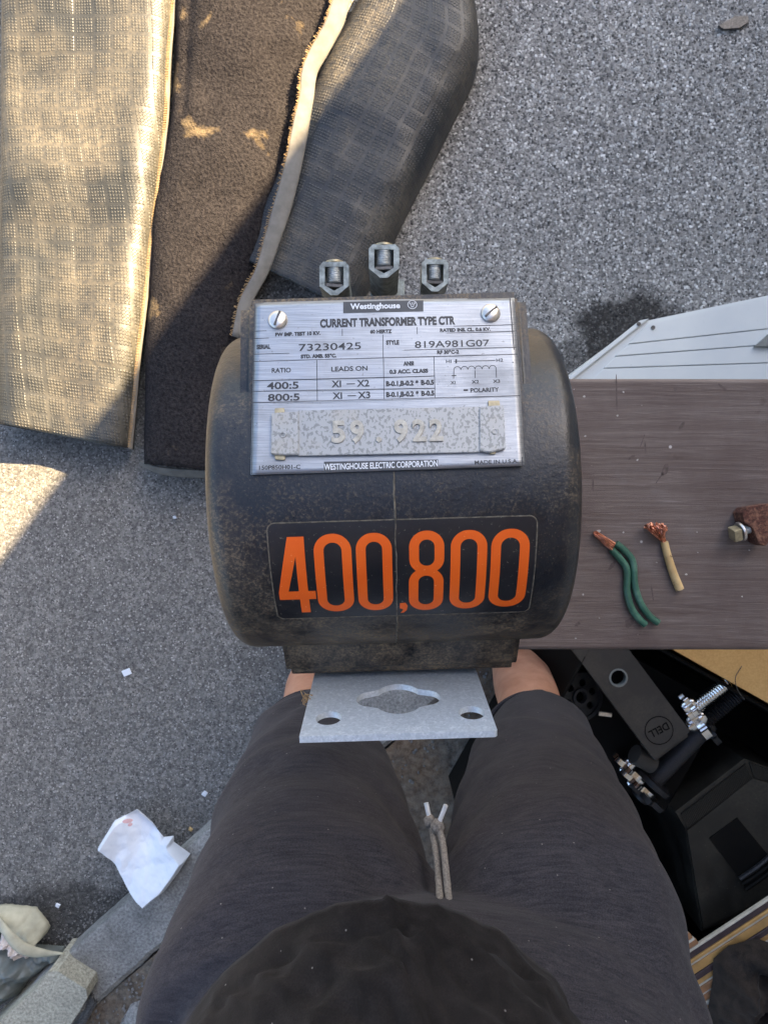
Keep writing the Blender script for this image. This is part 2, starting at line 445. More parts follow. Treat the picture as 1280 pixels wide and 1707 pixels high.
c = g.mix(g.math('MULTIPLY', g.ramp(n1, [(.42, 0.0), (.66, .6)]), g.ramp(n2, [(.3, .3), (.65, 1.0)])), (.014, .0125, .010), (.075, .065, .046))
c = g.mix(g.ramp(n3, [(.04, .5), (.07, 0.0)]), c, (.16, .14, .11))
g.color(c); g.rough(g.ramp(n1, [(.3, .35), (.7, .8)])); g.bump(n2, .25, .0005); BLACKP = g.m
BLACKD = simple('black_plastic_and_shade', (.0035, .0032, .003), .7, var=.3, scale=20, bump=.1, spec=.15)  # so dark that it also stands in for shadow inside the tote
g = Mat('dark_grey_stand_plastic', .5, 0, .4)
n1 = g.noise(12, 6, .7); n2 = g.noise(300, 3, .7)
c = g.mix(g.math('MULTIPLY', g.ramp(n1, [(.45, 0.0), (.68, .5)]), g.ramp(n2, [(.3, .2), (.65, 1.0)])), (.036, .032, .029), (.10, .085, .065))
g.color(c); g.bump(n2, .25, .0004); GREYK = g.m
CHROME = simple('chrome', (.75, .74, .72), .16, 1.0, .2, 60, .1)
IRON = simple('black_cast_iron', (.018, .018, .020), .45, .3, .4, 80, .4, .001)
GRIP = simple('bar_grip', (.035, .035, .040), .5, .5, .3, 500, .5, .001)
RUST = Mat('rusted_iron', .9, .1)
n1 = RUST.noise(120, 5, .7); n2 = RUST.noise(500, 3, .7)
RUST.color(RUST.mix(RUST.ramp(n1, [(.45, 0.0), (.65, 1.0)]), RUST.ramp(n2, [(.3, (.035, .014, .010)), (.7, (.13, .045, .028))]), RUST.ramp(n2, [(.3, (.10, .045, .03)), (.7, (.30, .15, .09))])))
RUST.bump(n1, .8, .001); RUST = RUST.m
GREEN = Mat('green_wire_insulation', .35, 0, .5)
n1 = GREEN.noise(60, 4, .6)
GREEN.color(GREEN.ramp(n1, [(.3, (.020, .070, .045)), (.55, (.040, .12, .080)), (.75, (.13, .25, .18))])); GREEN.bump(n1, .2, .0008); GREEN = GREEN.m
g = Mat('aged_tan_insulation', .6, 0, .4)
n1 = g.noise(180, 4, .7); n2 = g.noise(60, 4, .6)
g.color(g.mix(g.ramp(n1, [(.60, 0.0), (.68, .8)]), g.ramp(n2, [(.3, (.42, .26, .10)), (.7, (.62, .45, .22))]), (.08, .04, .015))); TANW = g.m
COPPER = simple('copper_strand', (.62, .27, .17), .38, .85, .5, 300, .2)
g = Mat('crumpled_paper', .65, 0, .3)
n1 = g.noise(12, 5, .6); n2 = g.noise(30, 3, .6)
g.color(g.ramp(n1, [(.3, (.62, .66, .72)), (.7, (.76, .78, .82))])); g.bump(n2, .3, .003); PAPER = g.m
PINK = simple('faded_pink_print', (.72, .42, .38), .7, var=.2, scale=50, bump=0)
CREAM = simple('cream_cloth', (.42, .40, .30), .9, var=.2, scale=30, bump=.3)
GREYB = simple('grey_green_plastic_sheet', (.13, .145, .135), .45, var=.4, scale=25, bump=.4, bd=.003)
TISSUE = simple('pinkish_white_tissue', (.62, .55, .52), .9, var=.12, scale=60)
JACKET = fabric('black_jacket', (.009, .0085, .009), (.040, .031, .026), (50, 50, 50), False)

# ---------------------------------------------------------------- setting
def sheet(name, poly, z, mat, cut=0):
    bm = bmesh.new(); vs = [bm.verts.new((p[0], p[1], z)) for p in poly]; bm.faces.new(vs)
    o = bm_link(name, bm, mat); tag(o, kind='structure'); return o
sheet('ground', [(-60, -60), (60, -60), (60, 60), (-60, 60)], 0, ASPHALT)

# stones of the wearing course, half sunk in the binder
def aggregate(n):
    x = npr.uniform(-.95, 1.0, n); y = npr.uniform(-1.15, 1.2, n)
    K0_ = P(100, 1590, 0); K1_ = P(375, 1345, 0); k_d = (K1_ - K0_).normalized()
    keep = ((x - K0_.x) * k_d.y - (y - K0_.y) * k_d.x) < -.002
    x, y = x[keep], y[keep]; n = len(x)
    side = np.clip((x * .62 + y * .8 + .3) / 1.2, 0, 1)
    r = npr.uniform(.0013, .0036, n) * (.78 + .42 * side)
    base = np.array([(1, 0, 0), (.3, .95, 0), (-.8, .6, 0), (-.8, -.6, 0), (.3, -.95, 0), (0, 0, 1)], float)
    tri = np.array([(0, 1, 5), (1, 2, 5), (2, 3, 5), (3, 4, 5), (4, 0, 5)])
    a = npr.uniform(0, 6.28, n); ca, sa = np.cos(a), np.sin(a)
    V = np.repeat(base[None], n, 0) * (1 + .35 * npr.uniform(-1, 1, (n, 6, 1)))
    V *= r[:, None, None]; V[:, 5, :2] += r[:, None] * npr.uniform(-.5, .5, (n, 2)); V[:, :, 2] *= npr.uniform(.25, .75, n)[:, None]
    X = V[:, :, 0] * ca[:, None] - V[:, :, 1] * sa[:, None] + x[:, None]; Y = V[:, :, 0] * sa[:, None] + V[:, :, 1] * ca[:, None] + y[:, None]
    V = np.stack([X, Y, V[:, :, 2] - .0002], 2).reshape(-1, 3)
    Fc = (tri[None] + 6 * np.arange(n)[:, None, None]).reshape(-1, 3)
    me = bpy.data.meshes.new('asphalt_stones')
    me.vertices.add(len(V)); me.vertices.foreach_set('co', V.astype(np.float32).ravel())
    me.loops.add(Fc.size); me.loops.foreach_set('vertex_index', Fc.astype(np.int32).ravel())
    me.polygons.add(len(Fc)); me.polygons.foreach_set('loop_start', np.arange(0, Fc.size, 3, dtype=np.int32)); me.polygons.foreach_set('loop_total', np.full(len(Fc), 3, dtype=np.int32))
    me.update(); me.validate()
    t = np.clip(.36 + (npr.beta(1.7, 2.0, n) - .46) * (.62 + .34 * side) + .10 * side, 0, 1)
    at_ = me.attributes.new('tone', 'FLOAT', 'POINT'); at_.data.foreach_set('value', np.repeat(t, 6).astype(np.float32))
    me.materials.append(AG)
    o = bpy.data.objects.new('asphalt_stones', me); col.objects.link(o)
    return tag(o, 'grey stones of the asphalt surface', 'asphalt', kind='stuff')
aggregate(230000)

# soil beyond the kerb, lower right side
kd = Vector((275, 245, 0)).normalized()             # run of the kerb (world x, y up)
K0 = P(100, 1590, 0); K1 = P(375, 1345, 0); kd = (K1 - K0).normalized(); kn = Vector((kd.y, -kd.x, 0))
kw = .125
def kp(s, w, z=0): q = K0 + kd * s + kn * w; return (q.x, q.y, z)
kerb_segments = [(-.27, -.055), (-.045, .62), (.628, 1.3), (1.308, 2.2)]
bm = bmesh.new()
n = 90
# kerb top with broken edges: lofted cross-section
for (s0, s1) in kerb_segments[1:]:
    rows = []
    m_ = max(4, int((s1 - s0) / .012))
    for i in range(m_ + 1):
        s = s0 + (s1 - s0) * i / m_
        e = .002 * fbm(s * 40, 1) ; e2 = .003 * fbm(s * 30, 7)
        zt = .058 + .002 * fbm(s * 9, 3)
        rows.append([kp(s, 0 + e, -.02), kp(s, .001 + e, zt - .014), kp(s, .005 + e, zt - .004), kp(s, .014 + e, zt), kp(s, kw * .5, zt + .001 * fbm(s * 30, 5)), kp(s, kw - .012 + e2, zt), kp(s, kw + e2, zt - .012), kp(s, kw + .004 + e2, -.02)])
    vr = [[bm.verts.new(q) for q in r] for r in rows]
    for i in range(m_):
        for k in range(7): bm.faces.new([vr[i][k], vr[i + 1][k], vr[i + 1][k + 1], vr[i][k + 1]])
    bm.faces.new(vr[0]); bm.faces.new(vr[-1][::-1])
o = bm_link('kerb', bm, KERB); tag(o, kind='structure')
# soil sheet (bumpy)
verts = []; faces = []
nu, nv = 90, 60
for j in range(nv):
    for i in range(nu):
        s = -.8 + 3.2 * i / (nu - 1); w = kw + .002 + 1.6 * (j / (nv - 1)) ** 1.3
        x, y, _ = kp(s, w)
        verts.append((x, y, .046 + .010 * fbm(x * 9, y * 9)))
for j in range(nv - 1):
    for i in range(nu - 1):
        a = j * nu + i; faces.append((a, a + 1, a + nu + 1, a + nu))
tag(link('soil', verts, faces, DIRT), kind='structure')

# assumed wall and eave out of frame, added to throw the shade
nS = Vector((.81, -.587, 0)).normalized(); dS = Vector((.587, .81, 0)).normalized()
Hh = 3.3
k_ = nS.dot(SH) / math.tan(SUN_EL)
offs = -.622 + Hh * k_
assumed_house = empty('assumed_house', nS * (offs + .85) + dS * 4, 'assumed pale wall with a broad flat eave, out of frame, added to shade the ground', 'assumed_house')
HW = concrete('render_wall', (.42, .40, .37), .12)
bm = bmesh.new()
rbox(bm, frame(nS * (offs + .15 + .82) + dS * 4 + Vector((0, 0, Hh / 2 - .05)), dS, nS), 26, .24, Hh - .1)
bm_link('wall', bm, HW, assumed_house)
bm = bmesh.new()
rbox(bm, frame(nS * (offs + .6) + dS * 4 + Vector((0, 0, Hh - .05 + .002)), dS, nS), 26.1, 1.20, .096)
bm_link('eave', bm, HW, assumed_house)

# ---------------------------------------------------------------- rubber mats
def loft_sheet(name, cross, mat, parent, nl=70, close=False, thick=.005, label=None, ends=True):
    """cross(t) -> list of world points around the fold; builds a sheet with metre UVs"""
    rows = [cross(i / (nl - 1)) for i in range(nl)]
    nc = len(rows[0]); verts = []; uvs = []; faces = []
    L = 0; prevm = None
    for i, r in enumerate(rows):
        mid = Vector(r[nc // 3])
        if prevm is not None: L += (mid - prevm).length
        prevm = mid; s = 0
        for k, p in enumerate(r):
            if k: s += (Vector(p) - Vector(r[k - 1])).length
            verts.append(tuple(p)); uvs.append((s, L))
    for i in range(nl - 1):
        for k in range(nc - 1 if not close else nc):
            a = i * nc + k; b = i * nc + (k + 1) % nc
            faces.append((a, b, b + nc, a + nc))
    o = link(name, verts, faces, mat, parent, True, uvs)
    if thick:
        md = o.modifiers.new('thick', 'SOLIDIFY'); md.thickness = thick; md.offset = -1
    if label: o['label'] = label
    return o, rows

def lerp(a, b, t): return a + (b - a) * t
def track(pts, v):
    """piecewise px table [(v,u)...] -> u"""
    if v <= pts[0][0]: 
        (a, b) = pts[0], pts[1]
    elif v >= pts[-1][0]:
        (a, b) = pts[-2], pts[-1]
    else:
        for k in range(len(pts) - 1):
            if pts[k][0] <= v <= pts[k + 1][0]: a, b = pts[k], pts[k + 1]; break
    return a[1] + (b[1] - a[1]) * (v - a[0]) / (b[0] - a[0])

# mat 1 (left)
m1 = empty('rubber_mat', P(130, 400, 0), 'folded car mat with its dusty grey nubbed rubber side up, leftmost of the three mats', 'car mat', 'folded mats on the asphalt')
H1 = .095
L1 = [(-160, -6), (0, -8), (330, -10), (705, -14)]; R1 = [(-160, 285), (0, 276), (170, 268), (330, 248), (560, 225), (745, 204)]
def cross1(t):
    v = lerp(-170, 745, t); out = []
    zt = H1 + .006 * fbm(v * .006, 2)
    a = P(track(L1, v), v - 42 * min(1, max(0, (v - 300) / 400)), zt); b = P(track(R1, v), v, zt)
    w = (b - a).length; ex = (b - a).normalized()
    rr = zt / 2
    # start inside at the bottom right, go up round the left fold, over the top, round the right
    for k in range(8):
        q = a + ex * lerp(w - .05, rr, k / 7); out.append((q.x, q.y, .008))
    for k in range(1, 9):
        an = math.pi * k / 9; q = a + ex * (rr - rr * math.sin(an)); out.append((q.x, q.y, .008 + (zt - .008) * (1 - math.cos(an)) / 2))
    for k in range(24):
        f = k / 23; q = a + ex * lerp(rr, w - rr, f)
        z = zt + .010 * fbm(q.x * 7, q.y * 4, 3) - .012 * math.sin(math.pi * f) ** 2 * .6
        out.append((q.x, q.y, z))
    for k in range(1, 8):
        an = math.pi * k / 9; q = a + ex * (w - rr + rr * math.sin(an)); out.append((q.x, q.y, .012 + (zt - .012) * (1 + math.cos(an)) / 2 + .010 * fbm(q.x * 7, q.y * 4, 3)))
    return out
mo, rows1 = loft_sheet('rubber_backing', cross1, RUB1, m1, 90)
bm = bmesh.new()
tube(bm, [Vector(rows1[i][-4]) + Vector((.004, 0, .004)) for i in range(0, 90, 4)] + [Vector(rows1[-1][-4]) + Vector((.004, 0, .004))], .0055, 8, 110)
bm_link('stitched_edge', bm, BIND, m1)
# stitches along the edge, alike pieces
bm = bmesh.new()
for i in range(330):
    t = i / 330 * 89; j = int(t); f = t - j
    p = Vector(rows1[j][-4]).lerp(Vector(rows1[min(j + 1, 89)][-4]), f)
    rbox(bm, Matrix.Translation(p + Vector((.003, 0, .009))), .008, .0016, .0025)
o = bm_link('stitches', bm, EDGET, m1); o['kind'] = 'stuff'

# mat 2 (carpet side up)
m2 = empty('carpet_mat', P(380, 400, 0), 'rolled car mat, charcoal carpet side up with pale binding tape, middle of three', 'car mat', 'folded mats on the asphalt')
L2 = [(-170, 300), (0, 288), (180, 282), (330, 252), (560, 240), (785, 236)]; R2 = [(-170, 640), (0, 556), (80, 520), (200, 492), (300, 466), (400, 438), (500, 400), (800, 395)]
H2 = .105
def cross2(t):
    v = lerp(-170, 772, t); out = []
    zt = H2 + .01 * fbm(v * .005, 9)
    a = P(track(L2, v), v, zt * .75); b = P(track(R2, v), v + 18, zt * .8)
    a.z = 0; b.z = 0
    w = (b - a).length; ex = (b - a).normalized()
    for k in range(34):
        an = math.pi * (k + 1) / 35.5
        x = w / 2 - w / 2 * math.copysign(abs(math.cos(an)) ** .72, math.cos(an))
        z = .01 + (zt - .01) * (math.sin(an) ** .62)
        q = a + ex * x
        z += .012 * fbm(q.x * 6, q.y * 5, 8) - .010 * max(0, 1 - abs(x / w - .10 - .1 * t) / .06) * (1 if v < 190 else 0)
        out.append((q.x, q.y, max(.008, z)))
    return out
co_, rows2 = loft_sheet('carpet_backing', cross2, PILE, m2, 90, thick=.006)
# pile
G = np.array(rows2)              # 90 x 34 x 3
nb = 150000
ii = npr.rand(nb) * 88.99; kk = npr.rand(nb) * 32.99
i0 = ii.astype(int); k0 = kk.astype(int); fi = (ii - i0)[:, None]; fk = (kk - k0)[:, None]
Pp = (G[i0, k0] * (1 - fi) + G[i0 + 1, k0] * fi) * (1 - fk) + (G[i0, k0 + 1] * (1 - fi) + G[i0 + 1, k0 + 1] * fi) * fk
Nn = np.cross(G[i0, k0 + 1] - G[i0, k0], G[i0 + 1, k0] - G[i0, k0]); Nn /= np.linalg.norm(Nn, axis=1)[:, None] + 1e-9
Nn *= np.sign(Nn[:, 2:3] + 1e-6)
# clumps lean together
lean = np.stack([np.sin(Pp[:, 0] * 190 + np.cos(Pp[:, 1] * 130) * 2), np.cos(Pp[:, 1] * 170 + np.sin(Pp[:, 0] * 150) * 2), np.zeros(nb)], 1) * .45
dirv = Nn + lean + npr.randn(nb, 3) * .35; dirv /= np.linalg.norm(dirv, axis=1)[:, None]
sidev = np.cross(dirv, npr.randn(nb, 3)); sidev /= np.linalg.norm(sidev, axis=1)[:, None] + 1e-9
ln = (.004 + .004 * npr.rand(nb))[:, None]
V = np.empty((nb * 3, 3)); V[0::3] = Pp - sidev * .0009; V[1::3] = Pp + sidev * .0009; V[2::3] = Pp + dirv * ln
b_ = base_of(m2)
me = bpy.data.meshes.new('carpet_pile'); V -= np.array(b_)
me.vertices.add(nb * 3); me.vertices.foreach_set('co', V.astype(np.float32).ravel())
me.loops.add(nb * 3); me.loops.foreach_set('vertex_index', np.arange(nb * 3, dtype=np.int32))
me.polygons.add(nb); me.polygons.foreach_set('loop_start', np.arange(0, nb * 3, 3, dtype=np.int32)); me.polygons.foreach_set('loop_total', np.full(nb, 3, dtype=np.int32))
me.update(); me.validate(); me.materials.append(YARN)
po = bpy.data.objects.new('carpet_pile', me); col.objects.link(po); po.parent = m2; po['kind'] = 'stuff'

def ribbon(name, pts, mat, parent, thick=.0025, wave=.0):
    """pts: [(left point, right point)]"""
    Ls = spline([p[0] for p in pts], 80); Rs = spline([p[1] for p in pts], 80)
    def cr(t):
        i = int(round(t * 79)); a, b = Vector(Ls[i]), Vector(Rs[i])
        return [tuple(a.lerp(b, k / 8) + Vector((0, 0, .003 * math.sin(math.pi * k / 8)))) for k in range(9)]
    return loft_sheet(name, cr, mat, parent, 80, thick=thick)[0]
zb = .124
tape = [((588, -100), (640, -100)), ((552, 0), (586, 0)), ((540, 38), (572, 42)), ((515, 82), (548, 88)), ((501, 120), (528, 124)), ((497, 160), (522, 165)), ((486, 210), (514, 214)), ((474, 270), (503, 275)), ((455, 340), (486, 345)), ((438, 400), (466, 404)), ((424, 450), (447, 455)), ((398, 500), (420, 506)), ((385, 560), (402, 566))]
ribbon('binding_tape', [(P(a[0] + 2, a[1], zb - .004 * (k % 2)), P(b[0], b[1], zb - .012)) for k, (a, b) in enumerate(tape)], BIND, m2)
# frayed thread edge
bm = bmesh.new()
Ls = spline([P(a[0] + 2, a[1], zb) for a, b in tape], 260)
for p in Ls:
    p = Vector(p); d = Vector((-rnd.uniform(.002, .007), rnd.uniform(-.004, .004), rnd.uniform(0, .004)))
    tube(bm, [p, p + d * .5 + Vector((0, 0, .002)), p + d], .0008, 3, 3)
o = bm_link('frayed_thread', bm, EDGET, m2); o['kind'] = 'stuff'
lowt = [((234, 768), (234, 782)), ((262, 778), (262, 795)), ((300, 782), (300, 801)), ((345, 784), (345, 803)), ((400, 782), (400, 801))]
ribbon('binding_tape', [(P(a[0], a[1], .06), P(b[0], b[1] - 6, .04)) for a, b in lowt], BIND, m2)

# mat 3 (right, rubber, in the shade)
m3 = empty('rubber_mat', P(600, 300, 0), 'rolled car mat with dark rubber side up, rightmost of the three mats', 'car mat', 'folded mats on the asphalt')
axd = (P(650, 395, .06) - P(803, 90, .06)); axd.z = 0; axd.normalize(); pxd = Vector((axd.y, -axd.x, 0))   # pxd points left-up... checked below
if pxd.x > 0: pxd = -pxd
C3 = P(806, 95, .05); C3.z = 0
def cross3(t):
    s = lerp(-.30, .62, t); out = []
    endr = 0
    if s < .04:      # rounded upper corner
        endr = ((.04 - s) / .34) ** 1.5 * .26
    for k in range(40):
        an = math.pi * (k) / 41
        w = .295
        x = w / 2 - w / 2 * math.copysign(abs(math.cos(an)) ** .70, math.cos(an))
        z = .008 + .100 * (math.sin(an) ** .55) * (1 - .0 * t) * (.88 + .12 * math.sin(t * 3))
        q = C3 + axd * s + pxd * (endr + x * (1 - endr / w))
        z += .008 * fbm(q.x * 7, q.y * 7, 4)
        out.append((q.x, q.y, max(.006, z)))
    return out
loft_sheet('rubber_backing', cross3, RUB3, m3, 90)

# ---------------------------------------------------------------- white grooved cabinet
zc_ = .46
cab = empty('metal_cabinet', P(1200, 560, 0), 'pale grey-white grooved panel of a cabinet standing behind the brown board', 'cabinet')
Pa = P(948, 628, zc_); Pb = P(1066, 534, zc_); Pc = P(1420, 460, zc_); 
ed = (Pc - Pb).normalized(); sdv = (Pa - Pb).normalized()
m_ = Matrix.Identity(4)
def cq(a, b, z): q = Pb + ed * a + sdv * b; return (q.x, q.y, z)
bm = bmesh.new()
# body
def hexa(bm, a0, a1, b0, b1, z0, z1):
    vs = [bm.verts.new(cq(a, b, z)) for z in (z0, z1) for (a, b) in ((a0, b0), (a1, b0), (a1, b1), (a0, b1))]
    for f in ((0, 1, 2, 3), (4, 5, 6, 7), (0, 1, 5, 4), (1, 2, 6, 5), (2, 3, 7, 6), (3, 0, 4, 7)): bm.faces.new([vs[i] for i in f])
hexa(bm, 0.004, .50, .004, .34, 0, zc_ - .0045)
bm_link('cabinet_body', bm, VINYL, cab)
def cab_poly(name, pts, z0, z1):
    bm = bmesh.new(); prism(bm, [tuple(P(*q, zc_)[:2]) for q in pts], Matrix.Identity(4), z0, z1)
    bmesh.ops.bevel(bm, geom=list(bm.edges), offset=.0008, segments=2, affect='EDGES'); bm_link(name, bm, VINYL, cab)
rays = [((1082, 537), (1440, 459)), ((1048, 573.0), (1440, 530)), ((1025, 593.5), (1440, 562)), ((1006, 613.5), (1440, 599)), ((985, 634), (1440, 634)), ((900, 710), (1440, 700))]
for k in range(5):
    (l0, r0), (l1, r1) = rays[k], rays[k + 1]; g = 1.1
    cab_poly('panel', [(l0[0], l0[1] + g), (r0[0], r0[1] + g), r1, l1], zc_ - .004, zc_)
bm = bmesh.new(); hexa(bm, 0, .0150, 0, .34, zc_ - .005, zc_ + .0005)
bmesh.ops.bevel(bm, geom=list(bm.edges), offset=.0012, segments=2, affect='EDGES'); bm_link('edge_trim', bm, VINYL, cab)
bm = bmesh.new()
q0, q1, q2, q3 = [P(*q, zc_ + .004) for q in ((1256, 578), (1290, 548), (1330, 548), (1330, 579))]
prism(bm, [(q.x, q.y) for q in (q0, q1, q2, q3)], Matrix.Identity(4), zc_ + .001, zc_ + .007)
bm_link('handle_recess', bm, GREYP, cab)
for (u, v) in ((1064, 540), (1088, 546)):
    bm = bmesh.new(); lathe(bm, [(0, .0032), (.001, .003)], Matrix.Translation(P(u, v, zc_ + .001)), 12); bm_link('screw_hole', bm, DARKM, cab)

# ---------------------------------------------------------------- bench board on hidden trestle legs
ZB = .9045
bench = empty('bench', (.45, 0, 0), 'weathered brown-painted plank bench under the transformer, wire scraps lying on it', 'bench')
x0, x1 = -.075, 1.25
yt = P(0, 631, ZB).y; yb = P(0, 1085, ZB).y
bm = bmesh.new()
rbox(bm, frame(Vector(((x0 + x1) / 2, (yt + yb) / 2, ZB - .019)), (1, -.001, 0), (0, 1, 0)), x1 - x0, yt - yb, .038, .0045, 3)
bm_link('board', bm, BOARD, bench)
bm = bmesh.new()
for k in range(60):
    c = Vector((rnd.uniform(.12, .50), rnd.uniform(yb + .006, yt - .006), ZB)); q_ = rnd.uniform(.0003, .0011) * (2.2 if k % 17 == 0 else 1); n_ = 6
    prism(bm, [(c.x + q_ * rnd.uniform(.5, 1.3) * math.cos(2 * math.pi * i / n_), c.y + q_ * rnd.uniform(.4, 1.1) * math.sin(2 * math.pi * i / n_)) for i in range(n_)], Matrix.Identity(4), ZB - .0002, ZB + .0003)
tag(bm_link('paint_flecks', bm, simple('pale_fleck', (.42, .39, .36), .8), bench), kind='stuff')
bm = bmesh.new()
for (u, v, du, dv, ang) in ((988, 808, 1.6, 12, 2), (1108, 783, 5, 10, -25), (1099, 796, 1.2, 12, -35), (1052, 762, 7, 2.5, 25), (1048, 1038, 7, 10, -30), (1020, 942, 3, 9, -35), (1135, 710, 8, 3, 60), (1027, 655, 1.2, 34, 1), (1070, 735, 1, 12, -20), (1075, 745, 1.5, 10, 3), (1125, 650, 2, 6, 0), (1205, 647, 10, 2, -40), (1087, 990, 1, 16, 8), (962, 1040, 5, 3, 40)):
    c = P(u, v, ZB); ca, sa = math.cos(R(ang)), math.sin(R(ang)); pts = []
    for i in range(12):
        a = 2 * math.pi * i / 12; r_ = rnd.uniform(.75, 1.2) / F * .5955; x = du * r_ * math.cos(a); y = dv * r_ * math.sin(a); pts.append((c.x + x * ca - y * sa, c.y + x * sa + y * ca))
    prism(bm, pts, Matrix.Identity(4), ZB - .0002, ZB + .0002)
tag(bm_link('stains', bm, simple('dark_board_stain', (.085, .060, .052), .6, var=.4, scale=300), bench), kind='stuff')
for xx in (.05, 1.0):
    for yy in (-.07, .065):
        bm = bmesh.new(); rbox(bm, Matrix.Translation((xx, yy, (ZB - .038) / 2 + .0)), .04, .04, ZB - .038 - .001, .003); bm_link('leg', bm, WOODU, bench)

# ---------------------------------------------------------------- current transformer
TX, TY, TD = .0055, .0165, .4855
RC = .1075; ZC = CAMZ - TD
ROT = Matrix.Translation((TX, TY, 0)) @ Matrix.Rotation(R(1.7), 4, 'Z') @ Matrix.Translation((-TX, -TY, 0))
IROT = ROT.inverted()
trf = empty('current_transformer', (TX, TY, ZB), 'black moulded current transformer with metal nameplate and orange 400,800 sticker, lying on the bench', 'transformer')
def T(v): return ROT @ Vector(v)

# housing : fat ring, axis along x
bm = bmesh.new()
HWd = .1070; fr = .012
prof = [(-HWd + .02, .040), (-HWd + .004, .044), (-HWd, .050)]
for k in range(9):
    an = math.pi / 2 * k / 8; prof.append((-HWd + fr - fr * math.cos(an), RC - fr + fr * math.sin(an)))
for k in range(1, 24): prof.append((lerp(-HWd + fr, HWd - fr, k / 24), RC + .0006 * math.sin(math.pi * k / 24)))
for k in range(9):
    an = math.pi / 2 * (8 - k) / 8; prof.append((HWd - fr + fr * math.cos(an), RC - fr + fr * math.sin(an)))
prof += [(HWd, .050), (HWd - .004, .044), (HWd - .02, .040), (-HWd + .02, .040)]
lathe(bm, prof, ROT @ frame(Vector((TX, TY, ZC)), (0, 1, 0), (0, 0, 1)), 128, cap=False)
bm_link('housing', bm, HOUSING, trf, R(50))
# mould seam: slight raised ridge round the rim
def ringstrip(bm, x, hw, h, t0, t1, n=60, wob=0):
    vr = []
    for i in range(n + 1):
        th = lerp(t0, t1, i / n); w = wob * fbm(i * .35, x * 40)
        row = []
        for (dx, dr) in ((-hw, -.0003), (-hw * .4, h), (hw * .4, h), (hw, -.0003)):
            rr = RC + .0006 + dr
            row.append(bm.verts.new(T((x + dx + w, TY - rr * math.sin(th), ZC + rr * math.cos(th)))))
        vr.append(row)
    for i in range(n):
        for k in range(3): bm.faces.new([vr[i][k], vr[i + 1][k], vr[i + 1][k + 1], vr[i][k + 1]])
bm = bmesh.new(); ringstrip(bm, TX, .0007, .0004, R(-3), R(95), wob=.0005)
bm_link('mould_seam', bm, SEAM, trf)

# boss that carries the nameplate
PA = Vector((0, .010, CAMZ - .3732)); PBv = Vector((0, .1280, CAMZ - .3972))
pdir = (PBv - PA).normalized(); pnor = Vector((1, 0, 0)).cross(pdir)      # up-left of the plate: x right, pdir up
bm = bmesh.new()
cs = [(.0245, PA.z - .0012 - .0145 * .205), (PBv.y, PBv.z), (PBv.y - .001, PBv.z - .110), (.04, PBv.z - .115), (.0245, PBv.z - .04)]
hwid = .0838
vsL = [bm.verts.new((TX - .0867, y, z)) for (y, z) in cs]; vsR = [bm.verts.new((TX + .0812, y, z)) for (y, z) in cs]
bm.faces.new(vsL); bm.faces.new(vsR[::-1])
for i in range(len(cs)):
    j = (i + 1) % len(cs); bm.faces.new([vsL[i], vsR[i], vsR[j], vsL[j]])
bmesh.ops.recalc_face_normals(bm, faces=bm.faces)
bmesh.ops.bevel(bm, geom=list(bm.edges), offset=.0065, segments=7, affect='EDGES')
bmesh.ops.transform(bm, matrix=ROT, verts=bm.verts)
bm_link('nameplate_boss', bm, HOUSING, trf, R(60))

# base block
bm = bmesh.new()
ybk = TY - RC
bw = .0805
cs = [(ybk + .03, ZC + .060), (ybk + .006, ZC + .030), (-.1085, ZC + .012), (-.1125, ZC + .006), (-.1125, ZC - .075), (ybk + .05, ZC - .085)]
vsL = [bm.verts.new((TX + .003 - bw, y, z)) for (y, z) in cs]; vsR = [bm.verts.new((TX + .003 + bw, y, z)) for (y, z) in cs]
bm.faces.new(vsL); bm.faces.new(vsR[::-1])
for i in range(len(cs)):
    j = (i + 1) % len(cs); bm.faces.new([vsL[i], vsR[i], vsR[j], vsL[j]])
bmesh.ops.recalc_face_normals(bm, faces=bm.faces)
bmesh.ops.bevel(bm, geom=list(bm.edges), offset=.004, segments=4, affect='EDGES')
bmesh.ops.transform(bm, matrix=ROT, verts=bm.verts)
bm_link('base_block', bm, HOUSING, trf, R(60))

# mounting plate (steep plate, near end carries the slots)
near_l, near_r = IROT @ P(499, 1229, CAMZ - .40), IROT @ P(829, 1217, CAMZ - .40)
pn = (near_l + near_r) / 2
pf = Vector((pn.x, -.1150, CAMZ - .492))
pl_w = (near_r - near_l).length
yax = (pf - pn).normalized()                       # local +y goes from the near edge away (up in the picture)
mp = ROT @ frame(pn, (1, 0, 0), yax)
Lp = (pf - pn).length
hc = Lp * .56
out = [(-pl_w / 2, 0), (pl_w / 2 - .0015, 0), (pl_w / 2, .0015), (pl_w / 2, .185), (-pl_w / 2, .185)]
def circ(cx, cy, r, n=28, a0=0, a1=2 * math.pi, sy=1): return [(cx + r * math.cos(lerp(a0, a1, k / n)), cy + r * sy * math.sin(lerp(a0, a1, k / n))) for k in range(n)]
def slot(cx, cy, Rb=.0168, re=.0082, ext=.0192):
    # big circle with two ears joined by small fillets
    pts = []
    ya = re; a = math.asin(ya / Rb)
    def arc(c0, r, s, e, n): 
        for k in range(n + 1): pts.append((cx + c0[0] + r * math.cos(lerp(s, e, k / n)), cy + c0[1] + r * math.sin(lerp(s, e, k / n))))
    arc((0, 0), Rb, a + .15, math.pi - a - .15, 18)
    arc((-ext, 0), re, math.pi / 2 + .1, 3 * math.pi / 2 - .1, 12)
    arc((0, 0), Rb, math.pi + a + .15, 2 * math.pi - a - .15, 18)
    arc((ext, 0), re, -math.pi / 2 + .1, math.pi / 2 - .1, 12)
    return [(x, cy + (y - cy) * 1.34) for x, y in pts]
